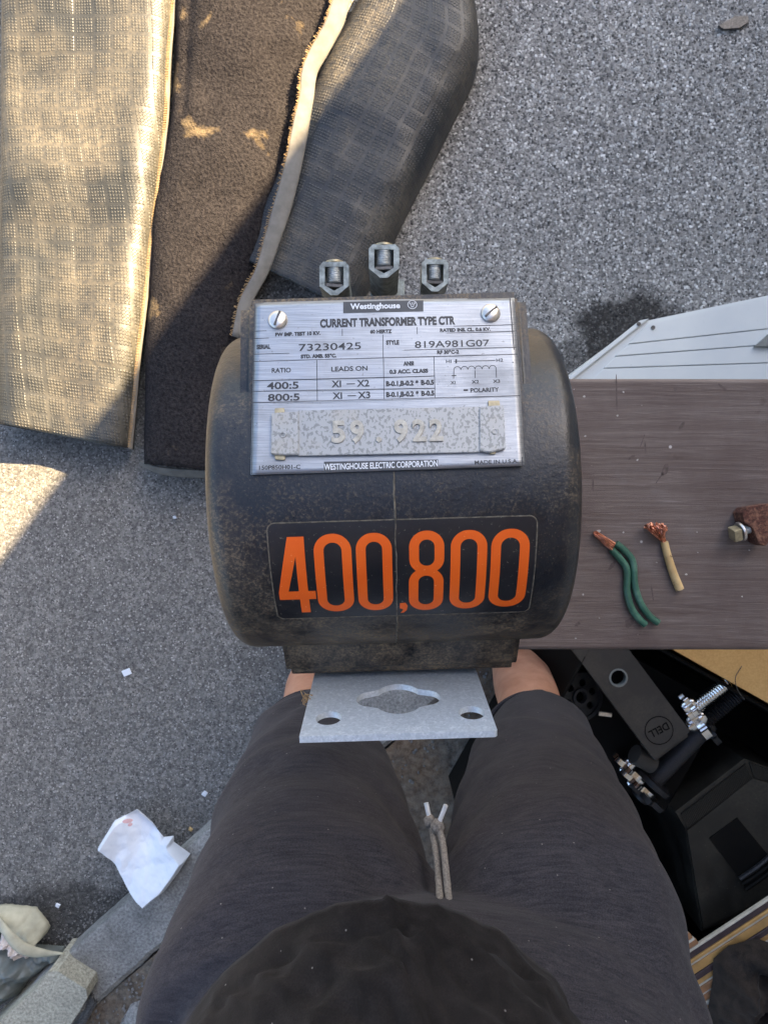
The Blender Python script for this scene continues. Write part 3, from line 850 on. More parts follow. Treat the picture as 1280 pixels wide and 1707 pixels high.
def onplate(u, v):
    o_ = IROT @ Vector((0, 0, CAMZ)); q = IROT @ P(u, v, CAMZ - .45); d = q - o_
    inv = frame(pn, (1, 0, 0), yax); nrm = Vector((inv[0][2], inv[1][2], inv[2][2]))
    t = (pn - o_).dot(nrm) / d.dot(nrm); h = o_ + d * t
    l = inv.inverted() @ h; return l.x, l.y
hl = onplate(548, 1197); hr = onplate(786, 1188); hm = onplate(664, 1164)
bm = bmesh.new()
prism(bm, [out, circ(hl[0], hl[1], .0080, sy=1.15), circ(hr[0], hr[1], .0080, sy=1.15), slot(hm[0], hm[1])], mp, -.0040, 0)
mo = bm_link('mounting_plate', bm, GALV, trf, R(30))
tag(mo, 'galvanised plate with a keyhole slot and two round holes')

# nameplate
def ray_local(u, v, o0, nrm):
    o_ = IROT @ Vector((0, 0, CAMZ)); d = (IROT @ P(u, v, CAMZ - .45)) - o_
    t = (o0 - o_).dot(nrm) / d.dot(nrm); return o_ + d * t
NO = PA + pnor * .0009
def npl(u, v):
    """photo position on the nameplate -> plate coordinates (metres)"""
    h = ray_local(u, v, NO, pnor) - NO; return (h.x, h.dot(pdir))
def c1(x, y): return npl(400 + x / 2.56, 380 + y / 2.56)
def warp(x, y): return .0009 * math.sin((x - .03) * 30) * math.sin(y * 35 + .5) + .0012 * (max(0, x - .05) / .03) ** 2 * (1 - y / .12) * .5
def plate_pt(x, y, h=0): return T(NO + Vector((x, 0, 0)) + pdir * y + pnor * (h + warp(x, y)))
cBL, cBR, cTR, cTL = npl(418, 791), npl(874, 777), npl(858, 495), npl(425, 505)
verts = []; faces = []; nx, ny = 40, 30
for j in range(ny + 1):
    for i in range(nx + 1):
        fx, fy = i / nx, j / ny
        x = lerp(lerp(cBL[0], cBR[0], fx), lerp(cTL[0], cTR[0], fx), fy); y = lerp(lerp(cBL[1], cBR[1], fx), lerp(cTL[1], cTR[1], fx), fy)
        verts.append(plate_pt(x, y))
for j in range(ny):
    for i in range(nx):
        a = j * (nx + 1) + i; faces.append((a, a + 1, a + nx + 2, a + nx + 1))
nameplate = link('nameplate', verts, faces, PLATE, trf)
md = nameplate.modifiers.new('thick', 'SOLIDIFY'); md.thickness = .0008; md.offset = -1
nameplate['label'] = 'brushed aluminium nameplate with black lettering'

class Flat:
    """collects flat print as polygons lying just above a mapped surface"""
    def __init__(s): s.v = []; s.f = []
    def poly(s, loops):
        loops = loops if isinstance(loops[0][0], (tuple, list)) else [loops]
        tri = tessellate_polygon([[Vector((p[0], p[1], 0)) for p in l] for l in loops])
        k = len(s.v); s.v += [tuple(p) for l in loops for p in l]; s.f += [tuple(k + i for i in t) for t in tri]
    def line(s, a, b, w):
        a = Vector(a); b = Vector(b); d = (b - a).normalized(); n = Vector((-d.y, d.x)) * w / 2
        s.poly([tuple(a + n), tuple(b + n), tuple(b - n), tuple(a - n)])
    def path(s, pts, w):
        pts = [Vector(p) for p in pts]; L_, R_ = [], []
        for i, p in enumerate(pts):
            d = (pts[min(i + 1, len(pts) - 1)] - pts[max(i - 1, 0)]).normalized(); n = Vector((-d.y, d.x)) * w / 2
            L_.append(p + n); R_.append(p - n)
        for i in range(len(pts) - 1): s.poly([tuple(L_[i]), tuple(L_[i + 1]), tuple(R_[i + 1]), tuple(R_[i])])
    def text(s, txt, c, w, h, bold=0.0, space=1.0, rot=0.0):
        cu = bpy.data.curves.new('t', 'FONT'); cu.body = txt; cu.size = 1; cu.space_character = space
        cu.offset = bold; cu.resolution_u = 4; cu.fill_mode = 'BOTH'
        ob = bpy.data.objects.new('t', cu); col.objects.link(ob)
        dg = bpy.context.evaluated_depsgraph_get(); me = bpy.data.meshes.new_from_object(ob.evaluated_get(dg))
        co = [v.co.copy() for v in me.vertices]
        # cap height from the capital reference .729 of size
        xs = [q.x for q in co]; x0, x1_ = min(xs), max(xs)
        fs = [tuple(p.vertices) for p in me.polygons]
        bpy.data.objects.remove(ob); bpy.data.curves.remove(cu); bpy.data.meshes.remove(me)
        k = len(s.v); sx = w / (x1_ - x0); sy = h / .729; ca, sa = math.cos(rot), math.sin(rot)
        for q in co:
            x = (q.x - (x0 + x1_) / 2) * sx; y = (q.y - .729 / 2) * sy
            s.v.append((c[0] + x * ca - y * sa, c[1] + x * sa + y * ca))
        s.f += [tuple(k + i for i in f) for f in fs]
    def build(s, name, mapf, h, mat, parent, bis=None, ext=0):
        bm = bmesh.new(); vs = [bm.verts.new((p[0], p[1], 0)) for p in s.v]
        for f in s.f:
            try: bm.faces.new([vs[i] for i in f])
            except ValueError: pass
        bmesh.ops.recalc_face_normals(bm, faces=bm.faces)
        if bis:
            for (lo, hi, st, axis) in bis:
                q = lo
                while q < hi:
                    no = (0, 1, 0) if axis else (1, 0, 0); cp = (0, q, 0) if axis else (q, 0, 0)
                    bmesh.ops.bisect_plane(bm, geom=list(bm.verts) + list(bm.edges) + list(bm.faces), plane_co=cp, plane_no=no); q += st
        for f in bm.faces:
            if f.normal.z < 0: f.normal_flip()
        if ext:
            r = bmesh.ops.extrude_face_region(bm, geom=list(bm.faces)); top = [g_ for g_ in r['geom'] if isinstance(g_, bmesh.types.BMVert)]
            tops = set(top)
            for v in bm.verts: v.co = mapf(v.co.x, v.co.y, h + (ext if v in tops else 0))
        else:
            for v in bm.verts: v.co = mapf(v.co.x, v.co.y, h)
        b = base_of(parent); bmesh.ops.translate(bm, verts=bm.verts, vec=-b)
        me = bpy.data.meshes.new(name); bm.to_mesh(me); bm.free(); me.materials.append(mat)
        o = bpy.data.objects.new(name, me); col.objects.link(o); o.parent = parent
        return o

mpx = .3856 / F / 2.56 * 1.02       # one crop pixel in metres
K = Flat(); W = Flat(); D = Flat()
def ln(x0, y0, x1, y1, w=2.6): K.line(c1(x0, y0), c1(x1, y1), w * mpx)
# frame line near the edge
ln(66, 322, 50, 1052, 2.4); ln(1152, 296, 1204, 1018, 4); ln(66, 322, 1152, 296, 1.6); ln(50, 1048, 1204, 1018, 1.6)
ln(62, 441, 1168, 411); ln(60, 472, 1171, 440); ln(437, 433, 437, 463); ln(755, 424, 756, 454)
ln(56, 539, 1178, 509); ln(53, 570, 1183, 539); ln(610, 457, 611, 554)
ln(49, 652, 829, 632); ln(49, 697, 830, 684); ln(48, 746, 1192, 718)
ln(328, 562, 330, 738); ln(612, 554, 615, 731); ln(827, 549, 832, 726)
def tx(txt, x, y, w, h, bold=.0, F_=None, rot=0): (F_ or K).text(txt, c1(x, y), w * mpx, h * mpx, bold, rot=rot)
D.poly([c1(441, 319), c1(782, 310), c1(782, 357), c1(441, 367)])
D.poly([c1(358, 996), c1(845, 988), c1(846, 1029), c1(358, 1036)])
tx('Westinghouse', 577, 335, 212, 26, .03, W)
ec = c1(735, 329)
def circle_band(F_, c, r, w, n=28): F_.poly([[(c[0] + (r + w / 2) * math.cos(2 * math.pi * k / n), c[1] + (r + w / 2) * math.sin(2 * math.pi * k / n)) for k in range(n)], [(c[0] + (r - w / 2) * math.cos(2 * math.pi * k / n), c[1] + (r - w / 2) * math.sin(2 * math.pi * k / n)) for k in range(n)]])
circle_band(W, ec, 19 * mpx, 2.4 * mpx)
e = mpx
W.path([(ec[0] + x * e, ec[1] + y * e) for x, y in ((-10, 6), (-5, -5), (0, 5), (5, -5), (10, 6))], 2.6 * e)
for x in (-10, 0, 10): W.poly([(ec[0] + x * e + 2.6 * e * math.cos(a), ec[1] + 7.5 * e + 2.6 * e * math.sin(a)) for a in [k * math.pi / 4 for k in range(8)]])
W.line((ec[0] - 6 * e, ec[1] - 10 * e), (ec[0] + 6 * e, ec[1] - 10 * e), 3 * e)
tx('WESTINGHOUSE ELECTRIC CORPORATION', 601, 1011, 462, 26, .02, W)
tx('CURRENT TRANSFORMER TYPE CTR', 630, 401, 574, 37, .048)
tx('FW IMP. TEST 10 KV.', 248, 453, 192, 16, .055); tx('60 HERTZ', 602, 443, 92, 16, .055); tx('RATED INS. CL. 0.6 KV.', 961, 433, 215, 15, .055)
tx('SERIAL', 101, 507, 58, 19, .055); tx('73230425', 384, 507, 262, 32, .006)
tx('STYLE', 651, 489, 55, 19, .055); tx('819A981G07', 905, 493, 315, 31, .006)
tx('STD. AMB. 55\u00b0C.', 336, 547, 150, 16, .055); tx('RF 30\u00b0C-2', 887, 529, 92, 16, .055)
tx('RATIO', 177, 607, 80, 21, .022); tx('LEADS ON', 467, 600, 152, 21, .022); tx('ANSI', 719, 578, 44, 18, .055); tx('0.3 ACC. CLASS', 720, 611, 162, 17, .055)
tx('400:5', 183, 671, 132, 31, .022); tx('800:5', 187, 721, 132, 31, .022)
tx('XI', 411, 664, 40, 30, .022); tx('X2', 525, 661, 52, 30, .022); K.line(c1(455, 665), c1(491, 664), 4 * mpx)
tx('XI', 415, 714, 40, 30, .022); tx('X3', 529, 711, 52, 30, .022); K.line(c1(459, 715), c1(495, 714), 4 * mpx)
tx('B-0.1,B-0.2 & B-0.5', 725, 661, 200, 21, .055); tx('B-0.1,B-0.2 & B-0.5', 726, 707, 200, 21, .055)
tx('HI', 890, 569, 22, 16, .01); tx('H2', 1107, 564, 28, 16, .01); ln(912, 569, 1088, 566, 2.6); ln(922, 560, 922, 578, 6)
pts = []
for b in range(6):
    for k in range(9):
        an = math.pi - math.pi * k / 8; cx_ = 927 + b * 30; pts.append(c1(cx_ + 15 * math.cos(an), 606 - b * .9 - 14 * math.sin(an)))
K.path(pts, 2.6 * mpx)
ln(912, 604, 911, 643); ln(1002, 608, 1002, 642); ln(1092, 600, 1093, 640); ln(902, 631, 922, 630, 4)
tx('XI', 908, 660, 20, 15, .01); tx('X2', 1003, 657, 30, 15, .022); tx('X3', 1093, 655, 30, 15, .022)
tx('POLARITY', 1043, 692, 118, 19, .022); ln(953, 693, 972, 693, 7)
dc = c1(1163, 574); K.poly([(dc[0] + 3 * mpx * math.cos(k), dc[1] + 3 * mpx * math.sin(k)) for k in range(6)])
tx('150P850H01-C', 170, 1020, 168, 18, .022); tx('MADE IN U.S.A.', 1092, 999, 176, 17, .022)
mapn = lambda x, y, h: plate_pt(x, y, h)
gr = [(-.08, .09, .012, 0), (.0, .14, .012, 1)]
tag(D.build('title_panel', mapn, .00012, PANELP, nameplate, gr), kind='stuff')
tag(K.build('lettering', mapn, .00016, PRINT, nameplate), kind='stuff')
tag(W.build('silver_lettering', mapn, .00024, WHITEP, nameplate), kind='stuff')
# slotted screws
for (x, y, a) in ((163, 395, 70), (1069, 363, 40)):
    c = c1(x, y); m_ = frame(plate_pt(c[0], c[1], 0), T(Vector((1, 0, 0))) - T(Vector((0, 0, 0))), pdir)
    r_ = 43 * mpx * .97
    bm = bmesh.new()
    prof = [(0, r_), (.0006, r_)] + [(.0006 + .0026 * math.sin(t), r_ * math.cos(t)) for t in [R(q) for q in (12, 25, 38, 50, 62, 74, 84)]]
    lathe(bm, prof, m_, 40)
    so_ = bm_link('screw', bm, SCREWM, nameplate, R(40))
    bm = bmesh.new(); rbox(bm, m_ @ Matrix.Rotation(R(a), 4, 'Z') @ Matrix.Translation((0, 0, .00255)), r_ * 1.62, .0012, .0016, .0002, 1)
    bm_link('screw_slot', bm, DARKM, nameplate)

# zinc date strip held by two folded ends
S = [c1(248, 782), c1(1022, 768), c1(1024, 962), c1(246, 975)]
def strip_part(name, pts, h0, h1, mat, bev=.0003):
    bm = bmesh.new()
    lo = [bm.verts.new(plate_pt(p[0], p[1], h0)) for p in pts]; hi = [bm.verts.new(plate_pt(p[0], p[1], h1)) for p in pts]
    n = len(pts); bm.faces.new(hi); bm.faces.new(lo[::-1])
    for i in range(n): j = (i + 1) % n; bm.faces.new([lo[i], lo[j], hi[j], hi[i]])
    bmesh.ops.recalc_face_normals(bm, faces=bm.faces)
    if bev: bmesh.ops.bevel(bm, geom=list(bm.edges), offset=bev, segments=2, affect='EDGES')
    return bm_link(name, bm, mat, nameplate, R(40))
strip_part('tag_strip', S, .0006, .0019, ZINC)
strip_part('folded_end', [c1(137, 796), c1(188, 792), c1(252, 788), c1(254, 970), c1(205, 974), c1(135, 970)], .0008, .0030, ZINC, .0005)
strip_part('folded_end', [c1(1018, 772), c1(1060, 768), c1(1120, 766), c1(1128, 950), c1(1060, 966), c1(1018, 958)], .0008, .0032, ZINC, .0005)
for q in ([(150, 772), (190, 770), (192, 800), (150, 802)], [(148, 966), (196, 966), (192, 992), (152, 990)], [(1056, 742), (1104, 742), (1108, 772), (1058, 774)], [(1060, 955), (1092, 950), (1088, 968), (1064, 970)]):
    strip_part('holding_tab', [c1(*p) for p in q], .0004, .0014, BRASS, .0002)
for (x, y) in ((187, 889), (1082, 878)):
    bm = bmesh.new(); c = c1(x, y); m_ = frame(plate_pt(c[0], c[1], .0030), (1, 0, 0), pdir)
    lathe(bm, [(0, .0019), (.0005, .0017), (.0005, .0011), (.0001, .0009)], m_, 16); bm_link('rivet', bm, ZINC, nameplate)
EL = []; E2 = Flat()
for t_, x in (('5', 420), ('9', 500), ('9', 686), ('2', 762), ('2', 834)):
    E = Flat(); EL.append(E); E.text(t_, c1(x, 872 - (x - 400) * .012), 56 * mpx, 92 * mpx, .035); E2.text(t_, c1(x, 872 - (x - 400) * .012), 66 * mpx, 94 * mpx, .07)
dc = c1(592, 908); E = Flat(); EL.append(E); E.poly([(dc[0] + 12 * mpx * math.cos(k * .5), dc[1] + 12 * mpx * math.sin(k * .5)) for k in range(12)])
E2.build('digit_outline', mapn, .00198, SEAM, nameplate)  # brown-grey outline that brings out the digit contours
for e_ in EL:
    eo = e_.build('embossed_digit', mapn, .0017, ZINCD, nameplate, None, .0015)
    bv = eo.modifiers.new('round', 'BEVEL'); bv.width = .0005; bv.segments = 2; bv.limit_method = 'ANGLE'

# sticker on the rim
def rim_t(u, v):
    """photo point on the rim -> (x, arc)"""
    o_ = IROT @ Vector((0, 0, CAMZ)); d = (IROT @ P(u, v, CAMZ - .45)) - o_
    oy, oz = o_.y - TY, o_.z - ZC; a = d.y ** 2 + d.z ** 2; b = 2 * (oy * d.y + oz * d.z); c = oy ** 2 + oz ** 2 - (RC + .0006) ** 2
    t = (-b - math.sqrt(b * b - 4 * a * c)) / (2 * a); h = o_ + d * t
    th = math.atan2(-(h.y - TY), h.z - ZC); return (h.x, -th * RC)     # y grows away from the person
def rim_pt(x, y, h=0):
    th = -y / RC; rr = RC + .0006 + h; return T((x, TY - rr * math.sin(th), ZC + rr * math.cos(th)))
q = [rim_t(442, 873), rim_t(893, 860), rim_t(881, 1018), rim_t(468, 1031)]
xl = (q[0][0] + q[3][0]) / 2; xr = (q[1][0] + q[2][0]) / 2; yt_ = (q[0][1] + q[1][1]) / 2; yb_ = (q[2][1] + q[3][1]) / 2
Sx = Flat()
def rrect(x0, y0, x1, y1, r, n=6):
    pts = []
    for (cx, cy, a) in ((x1 - r, y1 - r, 0), (x0 + r, y1 - r, 90), (x0 + r, y0 + r, 180), (x1 - r, y0 + r, 270)):
        for k in range(n + 1): an = R(a + 90 * k / n); pts.append((cx + r * math.cos(an), cy + r * math.sin(an)))
    return pts
Sx.poly(rrect(xl, yb_, xr, yt_, .0042))
bis = [(yb_, yt_, .0025, 1)]
sticker = Sx.build('sticker', rim_pt, .0002, STICK, trf, bis, .00012)
DL = Flat(); DL.poly([rrect(xl - .0006, yb_ - .0006, xr + .0006, yt_ + .0006, .0047), rrect(xl + .0001, yb_ + .0001, xr - .0001, yt_ - .0001, .0041)])
DL.build('dust_line', rim_pt, .00018, SEAM, sticker, [(yb_ - .001, yt_ + .001, .0025, 1)], .00022)
sticker['label'] = 'black sticker with orange numerals 400,800'
NL = []
def nf():
    f = Flat(); NL.append(f); return f
Df2 = Flat()
def c2(x, y): return rim_t(320 + x * .515625, 780 + y * .515625)
def dig0(F_, xa, xb, yt0, yb0, sw=31, slant=None):
    a = c2(xa, (yt0 + yb0) / 2); b = c2(xb, (yt0 + yb0) / 2); top = c2((xa + xb) / 2, yt0)[1]; bot = c2((xa + xb) / 2, yb0)[1]
    s_ = sw * .515625 / F * .39; w = b[0] - a[0]
    ro = w / 2 * .96; ri = max(.0015, w / 2 - s_)
    F_.poly([rrect(a[0], bot, b[0], top, ro, 10), rrect(a[0] + s_, bot + s_ * .95, b[0] - s_, top - s_ * .95, ri * .98, 10)])
dig0(nf(), 399, 519, 212, 462); dig0(nf(), 533, 648, 209, 458)
dig0(nf(), 835, 951, 200, 452); dig0(nf(), 964, 1086, 196, 446)
D8 = nf(); dig0(D8, 702, 815, 202, 340); dig0(Df2, 701, 812, 322, 457)
# four
f4 = [c2(*p) for p in ((316, 223), (360, 221), (374, 384), (398, 384), (401, 410), (377, 411), (389, 464), (360, 466), (352, 412), (279, 412), (277, 388))]
# straighten the four in plate coordinates
xs4 = c2(340, 340)
ax, bx = c2(281, 398)[0], c2(400, 398)[0]; w4 = bx - ax; top = c2(340, 222)[1]; bot = c2(375, 465)[1]; h4 = top - bot
n4 = [(.36, 1.0), (.80, 1.0), (.80, .335), (1.0, .335), (1.0, .215), (.80, .215), (.80, 0), (.55, 0), (.55, .215), (0, .215), (0, .32)]
i4 = [(.55, .78), (.55, .335), (.27, .335)]
# leaning stroke wide like the photo
nf().poly([[(ax + x * w4, bot + y * h4) for x, y in n4], [(ax + x * w4, bot + y * h4) for x, y in i4]])
cm = [c2(*p) for p in ((672, 436), (690, 434), (697, 444), (694, 458), (684, 466), (674, 467), (683, 456), (672, 452))]
nf().poly(cm)
bis = [(yb_, yt_, .0025, 1)]
for f_ in NL:
    o8 = f_.build('numeral', rim_pt, .00040, ORANGE, sticker, bis)
    if f_ is D8: Df2.build('numeral_lower_loop', rim_pt, .00046, ORANGE, sticker, bis)

# terminals
def terminal(u, v, dn, length, wid, hei, lab):
    c = P(u, v, CAMZ - dn); z1_ = c.z
    w, h = wid / 2, hei / 2
    outp = [(-w, h * .75), (-w * .75, h), (w * .75, h), (w, h * .75), (w, -h * .45), (w * .25, -h), (-w * .25, -h), (-w, -h * .45)]
    iw = w * .64
    inp = [(-iw, h * .70), (iw, h * .70), (iw, -h * .42), (0, -h * .74), (-iw, -h * .42)]
    M_ = Matrix.Translation(c)
    bm = bmesh.new(); prism(bm, [outp, inp], M_, -length, 0)
    es = [e for e in bm.edges if e.calc_length() > 0 and len(e.link_faces) == 2 and e.calc_face_angle(0) > R(60)]
    bmesh.ops.bevel(bm, geom=es, offset=.0006, segments=2, affect='EDGES')
    lug = bm_link('terminal_lug', bm, LUGM, trf, R(40))
    # clamping screw (axis y) : thread seen through the opening, head beyond
    bm = bmesh.new(); prof = []
    n_ = 9; r_ = iw * .90; L0 = -h * .20; L1_ = h * 1.02
    for k in range(n_ * 2 + 1): prof.append((lerp(L0, L1_, k / (n_ * 2)), r_ * (1.0 if k % 2 else .80)))
    my = frame(c + Vector((0, 0, -.0054)), (1, 0, 0), (0, 0, -1))
    lathe(bm, prof, my, 20); bm_link('clamp_screw', bm, THREAD, lug, R(20))
    bm = bmesh.new(); lathe(bm, [(h * .98, w * .60), (h * 1.0, w * .66), (h * 1.12, w * .66), (h * 1.18, w * .52)], my, 24)
    bm_link('screw_head', bm, BRASS, lug, R(30))
    bm = bmesh.new(); rbox(bm, frame(c + Vector((0, -h * .36, -.0050)), (1, rnd.uniform(-.08, .08), 0), (0, 1, 0)), iw * 1.96, h * .24, .0070, .0004, 1)
    bm_link('pressure_bar', bm, DARKM, lug)
    return lug
terminal(557, 464, .424, .020, .0182, .0208, '')
terminal(640, 435, .402, .044, .0178, .0196, '')
terminal(725, 459, .424, .020, .0165, .0200, '')
bm = bmesh.new()
ztb = CAMZ - .448
rbox(bm, Matrix.Translation((.0022, .139, ztb - .012)), .0225, .028, .024, .0008)
bm_link('terminal_post', bm, LUGM, trf)
for (xx, w_) in ((-.030, .016), (.0325, .014)):
    bm = bmesh.new(); rbox(bm, Matrix.Translation((xx, .1375, ztb - .010)), w_, .024, .018, .0008); bm_link('terminal_post', bm, LUGM, trf)
for (xx, yy) in ((-.0135, .1345), (.0175, .1335), (.0245, .132), (-.018, .133)):
    bm = bmesh.new(); lathe(bm, [(0, .0035), (.010, .0035), (.012, .002)], Matrix.Translation((xx, yy, ztb - .010)), 6); bm_link('nut', bm, DARKM, trf)
# little flash nicks and fibres on the lower corner
bm = bmesh.new()
for k in range(14):
    p = P(512 + rnd.uniform(-5, 6), 1165 + rnd.uniform(-8, 8), CAMZ - .45)
    tube(bm, [p, p + Vector((rnd.uniform(-.003, .003), rnd.uniform(-.003, .003), rnd.uniform(-.002, .002))), p + Vector((rnd.uniform(-.005, .005), rnd.uniform(-.005, .005), 0))], .0003, 3, 6)
o = bm_link('lint', bm, EDGET, trf); o['kind'] = 'stuff'

# ---------------------------------------------------------------- scraps on the bench
def cA(x, y, z): return P(900 + x / 3.368, 760 + y / 3.368, z)
w1 = empty('green_wire', cA(500, 700, ZB), 'doubled green insulated wire with bare twisted copper end, lying beside the transformer', 'wire')
for pts in ([(400, 525), (450, 580), (486, 640), (487, 760), (510, 850), (550, 910), (590, 948)], [(425, 490), (490, 548), (522, 605), (530, 720), (560, 820), (610, 895), (662, 937)]):
    bm = bmesh.new(); tube(bm, [cA(x, y, ZB + .0036) for x, y in pts], .0030, 12, 50); bm_link('insulation', bm, GREEN, w1)
bm = bmesh.new()
for k in range(26):
    o1 = rnd.uniform(-22, 22); o2 = o1 * .7 + rnd.uniform(-6, 6)
    tube(bm, [cA(412 + o1 * .5, 508 - o1, ZB + rnd.uniform(.001, .006)), cA(360 + o2 * .4, 470 - o2, ZB + rnd.uniform(.001, .008)), cA(300 + rnd.uniform(-4, 10) + abs(o2) * .5, 434 - o2 * .7, ZB + rnd.uniform(.001, .006))], .0007, 5, 12)
tag(bm_link('copper_strands', bm, COPPER, w1), kind='stuff')
w2 = empty('tan_wire', cA(730, 620, ZB), 'short tan insulated wire with frayed copper strands splayed at its top', 'wire')
bm = bmesh.new(); tube(bm, [cA(x, y, ZB + .0036) for x, y in ((696, 482), (712, 550), (745, 655), (783, 750))], lambda t: .0031 + .0006 * t, 12, 40); bm_link('insulation', bm, TANW, w2)
bm = bmesh.new()
for k in range(60):
    a = rnd.choice([-1, -.6, 0.2, .9]) + rnd.uniform(-.25, .25)
    p0 = cA(695 + rnd.uniform(-9, 9), 486, ZB + rnd.uniform(.001, .006)); pm = cA(670 + a * 28, 430 + rnd.uniform(-15, 15), ZB + rnd.uniform(.003, .014))
    pe = cA(655 + a * 52 + rnd.uniform(-8, 8), 372 + abs(a + .3) * 12 + rnd.uniform(-5, 25), ZB + rnd.uniform(.001, .014))
    tube(bm, [p0, pm, pe, pe + Vector((rnd.uniform(-.002, .002), rnd.uniform(-.003, .0), rnd.uniform(-.002, .003)))], .0005, 4, 12)
tag(bm_link('copper_strands', bm, COPPER, w2), kind='stuff')
# rusty clamp
cl = empty('pipe_clamp', cA(1180, 380, ZB), 'rusty iron clamp with a square-headed bolt at the right edge of the bench', 'clamp')
def cp(x, y, z=ZB): return cA(x, y, z)
bm = bmesh.new()
outl = [(1078, 318), (1100, 290), (1230, 268), (1290, 280), (1320, 300), (1320, 325), (1280, 310), (1225, 342), (1222, 420), (1230, 470), (1205, 500), (1168, 484), (1140, 405), (1090, 368)]
pp = [cp(x, y) for x, y in outl]
prism(bm, [(q.x, q.y) for q in pp], Matrix.Identity(4), ZB + .0005, ZB + .0165)
bmesh.ops.bevel(bm, geom=[e for e in bm.edges if e.calc_face_angle(0) > R(50)], offset=.0012, segments=2, affect='EDGES')
bm_link('clamp_jaw', bm, RUST, cl)
bm = bmesh.new(); ax_ = (cp(1290, 370) - cp(1100, 430)).normalized()
mb = frame(cp(1160, 412, ZB + .0085), (0, 0, 1), Vector((0, 0, 1)).cross(ax_)) ; mb = frame(cp(1100, 432, ZB + .0085), (0, 0, 1), ax_.cross(Vector((0, 0, 1))))
mz = Matrix.Identity(4); zz = ax_; xx_ = Vector((0, 0, 1)); yy_ = zz.cross(xx_)
for i in range(3): mz[i][0] = xx_[i]; mz[i][1] = yy_[i]; mz[i][2] = zz[i]; mz[i][3] = cp(1100, 432, ZB + .0085)[i]
prof = []
for k in range(40): prof.append((.002 + k * .0008, .0040 if k % 2 else .0033))
lathe(bm, prof, mz, 16); bolt = bm_link('bolt', bm, THREAD, cl, R(15))
bm = bmesh.new(); rbox(bm, mz @ Matrix.Translation((.002, 0, -.002)) @ Matrix.Rotation(R(20), 4, 'Z'), .0110, .0110, .007, .0010); bm_link('bolt_head', bm, BRASS, cl)
bm = bmesh.new(); lathe(bm, [(.0026, .0082), (.0034, .0086), (.0044, .0086), (.0050, .008)], mz, 24); bm_link('washer', bm, SCREWM, cl)

# ---------------------------------------------------------------- the person who takes the picture
per = empty('person', (.06, -.42, 0), 'person standing in a black shirt and charcoal drawstring shorts, seen from above at the bottom', 'person')
def skin_body():
    me = bpy.data.meshes.new('body'); b = base_of(per)
    J = [ # x, y, z, r
        (.05, -.47, .93, .115), (.05, -.48, 1.08, .12), (.05, -.48, 1.22, .125), (.05, -.47, 1.36, .115), (.05, -.45, 1.45, .065), (.05, -.42, 1.52, .055), (.05, -.39, 1.60, .085), (.05, -.375, 1.68, .085),
        (-.06, -.46, .86, .085), (-.085, -.40, .70, .078), (-.103, -.318, .50, .053), (-.112, -.303, .44, .050), (-.120, -.302, .30, .056), (-.122, -.290, .10, .036), (-.125, -.27, .045, .035), (-.128, -.18, .035, .032),
        (.165, -.46, .86, .085), (.195, -.40, .70, .078), (.216, -.318, .50, .053), (.228, -.303, .44, .052), (.245, -.300, .30, .058), (.252, -.290, .10, .036), (.255, -.27, .045, .035), (.265, -.18, .035, .032),
        (-.13, -.47, 1.36, .06), (-.21, -.44, 1.22, .042), (-.20, -.36, 1.33, .036), (-.11, -.12, 1.555, .024), (-.085, -.085, 1.575, .024),
        (.23, -.47, 1.36, .06), (.31, -.44, 1.22, .042), (.30, -.36, 1.33, .036), (.15, -.12, 1.555, .024), (.12, -.085, 1.575, .024)]
    Eg = [(0, 1), (1, 2), (2, 3), (3, 4), (4, 5), (5, 6), (6, 7), (0, 8), (8, 9), (9, 10), (10, 11), (11, 12), (12, 13), (13, 14), (14, 15), (0, 16), (16, 17), (17, 18), (18, 19), (19, 20), (20, 21), (21, 22), (22, 23), (3, 24), (24, 25), (25, 26), (26, 27), (27, 28), (3, 29), (29, 30), (30, 31), (31, 32), (32, 33)]
    for h0, sx in ((28, 1), (33, -1)):
        hx_, hy_, hz_, _ = J[h0]
        for (dy, L) in ((.018, .050), (.006, .056), (-.006, .052), (-.018, .042)):
            k = len(J); J.append((hx_ + sx * .022, hy_ + dy, hz_ + .004, .010)); J.append((hx_ + sx * (.022 + L * .5), hy_ + dy * 1.2, hz_ + .010, .0085)); J.append((hx_ + sx * (.022 + L * .85), hy_ + dy * 1.2, hz_ + .002, .007))
            Eg += [(h0, k), (k, k + 1), (k + 1, k + 2)]
        k = len(J); J.append((hx_ + sx * .010, hy_ + .030, hz_ - .004 + .012, .010)); J.append((hx_ + sx * .035, hy_ + .042, hz_ + .006, .008)); Eg += [(h0, k), (k, k + 1)]
    me.from_pydata([(x - b.x, y - b.y, z - b.z) for x, y, z, r in J], Eg, [])
    o = bpy.data.objects.new('body', me); col.objects.link(o); o.parent = per
    md = o.modifiers.new('skin', 'SKIN')
    for i, sv in enumerate(me.skin_vertices[0].data): sv.radius = (J[i][3], J[i][3]); sv.use_root = (i == 0)
    s_ = o.modifiers.new('sub', 'SUBSURF'); s_.levels = 2; s_.render_levels = 2
    md.use_smooth_shade = True
    dg = bpy.context.evaluated_depsgraph_get(); m2_ = bpy.data.meshes.new_from_object(o.evaluated_get(dg))
    o.modifiers.clear(); o.data = m2_; m2_.name = 'body'; m2_.materials.clear(); m2_.materials.append(SKIN)
    m2_.polygons.foreach_set('use_smooth', [True] * len(m2_.polygons))
    return o
skin_body()

